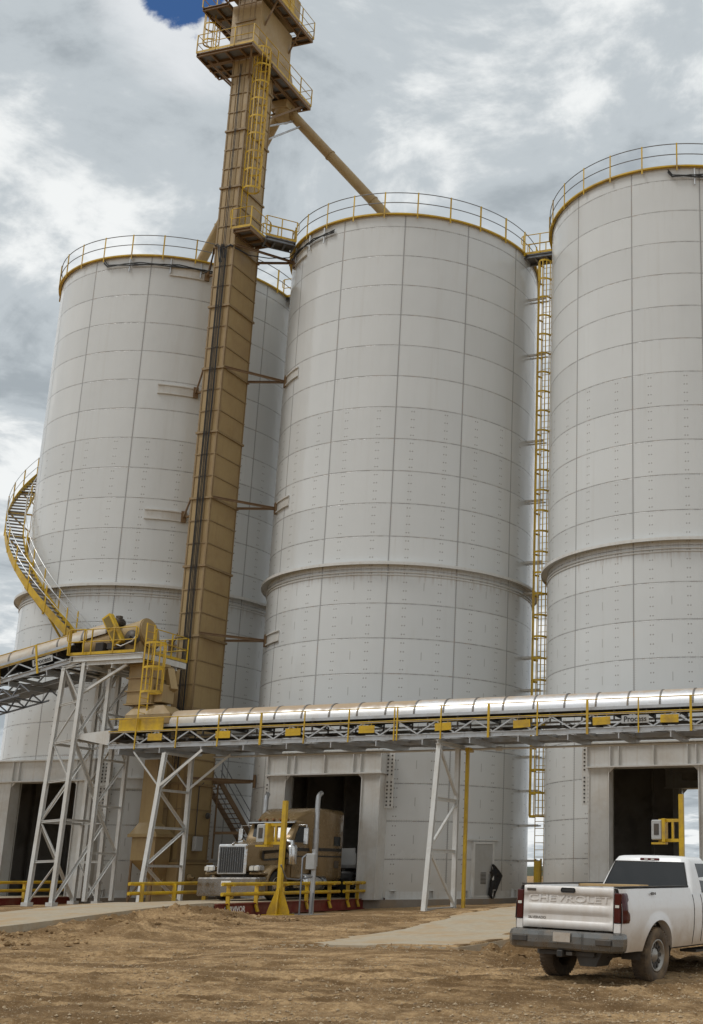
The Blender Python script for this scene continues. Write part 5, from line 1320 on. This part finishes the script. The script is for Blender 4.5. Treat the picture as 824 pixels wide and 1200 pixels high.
    def gh(z):   # interpolated cab plan at height z (1.29 .. 1.88)
        f = max(0., (z - 1.29) / .59); yb = B + .20*f; yf = 4.45 - .95*f; x = .94 - .21*f**1.15
        r = []; n = 6; rr_ = .08 + .06*f
        for cxx, cyy, a0 in ((x-rr_, yf-rr_, 0), (-x+rr_, yf-rr_, 90), (-x+rr_, yb+rr_, 180), (x-rr_, yb+rr_, 270)):
            for i in range(n): a = R_(a0 + 90*i/(n-1)); r.append((cxx + rr_*cos(a), cyy + rr_*sin(a), z))
        return r
    rings = [gh(z) for z in (1.27, 1.4, 1.55, 1.7, 1.82)]
    top = gh(1.87); cxm, cym = 0, (B + .2 + 3.5)/2
    for s_, z in ((.985, 1.86), (.95, 1.89), (.85, 1.905), (.5, 1.918), (.02, 1.922)): rings.append([(cxm + (x-cxm)*s_, cym + (y-cym)*s_, z) for x, y, _ in top])
    loft(m, rings); m.build('cab', CARW, t)
    cabo = [o for o in bpy.data.objects if o.parent is t and o.name.startswith('cab')][0]
    # glass sheets proud of the greenhouse
    def cy_(z): return B + .20*(z - 1.29)/.59
    def cxx_(z): return .94 - .21*((z - 1.29)/.59)**1.15 if z > 1.29 else .94
    m = MB(); zs_ = (1.385, 1.46, 1.6, 1.72, 1.80); vs = []
    for z in zs_:
        hw = cxx_(z) - .085
        for q in range(9): x = -hw + 2*hw*q/8; vs.append((x, cy_(z) - .006 - .012*(1 - (x/hw)**2), z))
    m.add(vs, [(i*9+q, i*9+q+1, (i+1)*9+q+1, (i+1)*9+q) for i in range(4) for q in range(8)], True)
    m.build('rear_window', GLASS, cabo)
    m = MB()
    for z0, z1 in ((1.36, 1.378), (1.803, 1.817)): m.box(-cxx_(z0) + .07, cxx_(z0) - .07, cy_(z0) - .012, cy_(z0) + .02, z0, z1)
    for sx in (-1, 1): m.bar((sx*(cxx_(1.37) - .075), cy_(1.37) - .004, 1.37), (sx*(cxx_(1.81) - .075), cy_(1.81) - .004, 1.81), .018, .018)
    m.build('window_seal', BLK, cabo)
    for sx in (-1, 1):
        m = MB(); o_ = []
        for y, z in ((2.98, 1.33), (4.1, 1.32), (3.62, 1.76), (3.5, 1.80), (3.02, 1.80)): o_.append((sx*(cxx_(z) + .006), y, z))
        m.add(o_ + [(v[0] - sx*.02, v[1], v[2]) for v in o_], [tuple(range(5)), tuple(range(5, 10))] + [(i, (i+1) % 5, 5+(i+1) % 5, 5+i) for i in range(5)]); m.build('side_window', GLASS, cabo)
    m = MB(); vs = []
    for z in (1.33, 1.55, 1.8):
        f = (z - 1.29)/.59; yf = 4.45 - .95*f; hw = cxx_(z) - .07
        for q in range(7): x = -hw + 2*hw*q/6; vs.append((x, yf + .006 , z))
    m.add(vs, [(i*7+q, i*7+q+1, (i+1)*7+q+1, (i+1)*7+q) for i in range(2) for q in range(6)], True); m.build('windscreen', GLASS, cabo)
    m = MB(); m.box(-.19, .19, B + .175, B + .22, 1.832, 1.872, .008); bl = m.build('brake_lamp', mat('dark red lens', (.09, .005, .005), .15), cabo)
    m = MB(); m.box(-.1, -.03, B + .17, B + .176, 1.842, 1.862); m.box(.03, .1, B + .17, B + .176, 1.842, 1.862); m.build('cargo_lens', LAMP, bl)
    # hood and front
    m = MB(); rings = []
    for y, z, hw in ((4.2, 1.285, .93), (4.6, 1.29, .92), (5.2, 1.25, .89), (5.6, 1.19, .84), (5.74, 1.10, .80)):
        rings.append([(-hw, y, z-.10), (-hw, y, z-.02), (-hw*.8, y, z), (-hw*.4, y, z+.025), (0, y, z+.03), (hw*.4, y, z+.025), (hw*.8, y, z), (hw, y, z-.02), (hw, y, z-.10)])
    loft(m, rings); m.box(-.78, .78, 5.3, 5.72, .6, 1.1); m.build('hood', CARW, t)
    m = MB(); m.box(-.72, .72, 5.72, 5.78, .72, 1.06, .02); m.build('grille', DARK, t)
    m = MB(); m.box(-.93, .93, 5.6, 5.86, .42, .70, .05); m.build('front_bumper', BUMP, t)
    for sx in (-1, 1): m = MB(); m.box(*sorted((sx*.73, sx*.90)), 5.60, 5.75, .85, 1.05, .02); m.build('headlight', LAMP, t)
    TYRE = mat('dusty tyre', (.085, .062, .042), .9, dirt=(.25, .17, .095), amt=.95, scale=2.2)
    STEELR = mat('silver wheel', (.34, .32, .29), .4, .6, dirt=(.26, .19, .12), amt=.5, scale=4)
    for sx in (-1, 1):
        for y in (AX_R, AX_F): wheel(t, sx*.865, y, RW - .01, RW, .28, sx, .235, STEELR, holes=12, tyre_m=TYRE)
    t.rotation_euler = (0, R_(1.8), R_(-11.9)); t.scale = (.955, 1, 1)
    return t
pickup()
# plank lying across the pickup bed rails
t = thing('lumber_board', 'tan board lying across the bed of the white pickup', 'board', (19.9, -31.6, .78)); ORG[t.name] = Vector((0,0,0))
m = MB(); m.box(-.72, .55, -.16, .16, -.02, .02, .004); m.build('board', WOOD, t); t.location = (19.98, -31.9, -.69 + 1.44); t.rotation_euler = (0, R_(1.1), R_(-11.9))
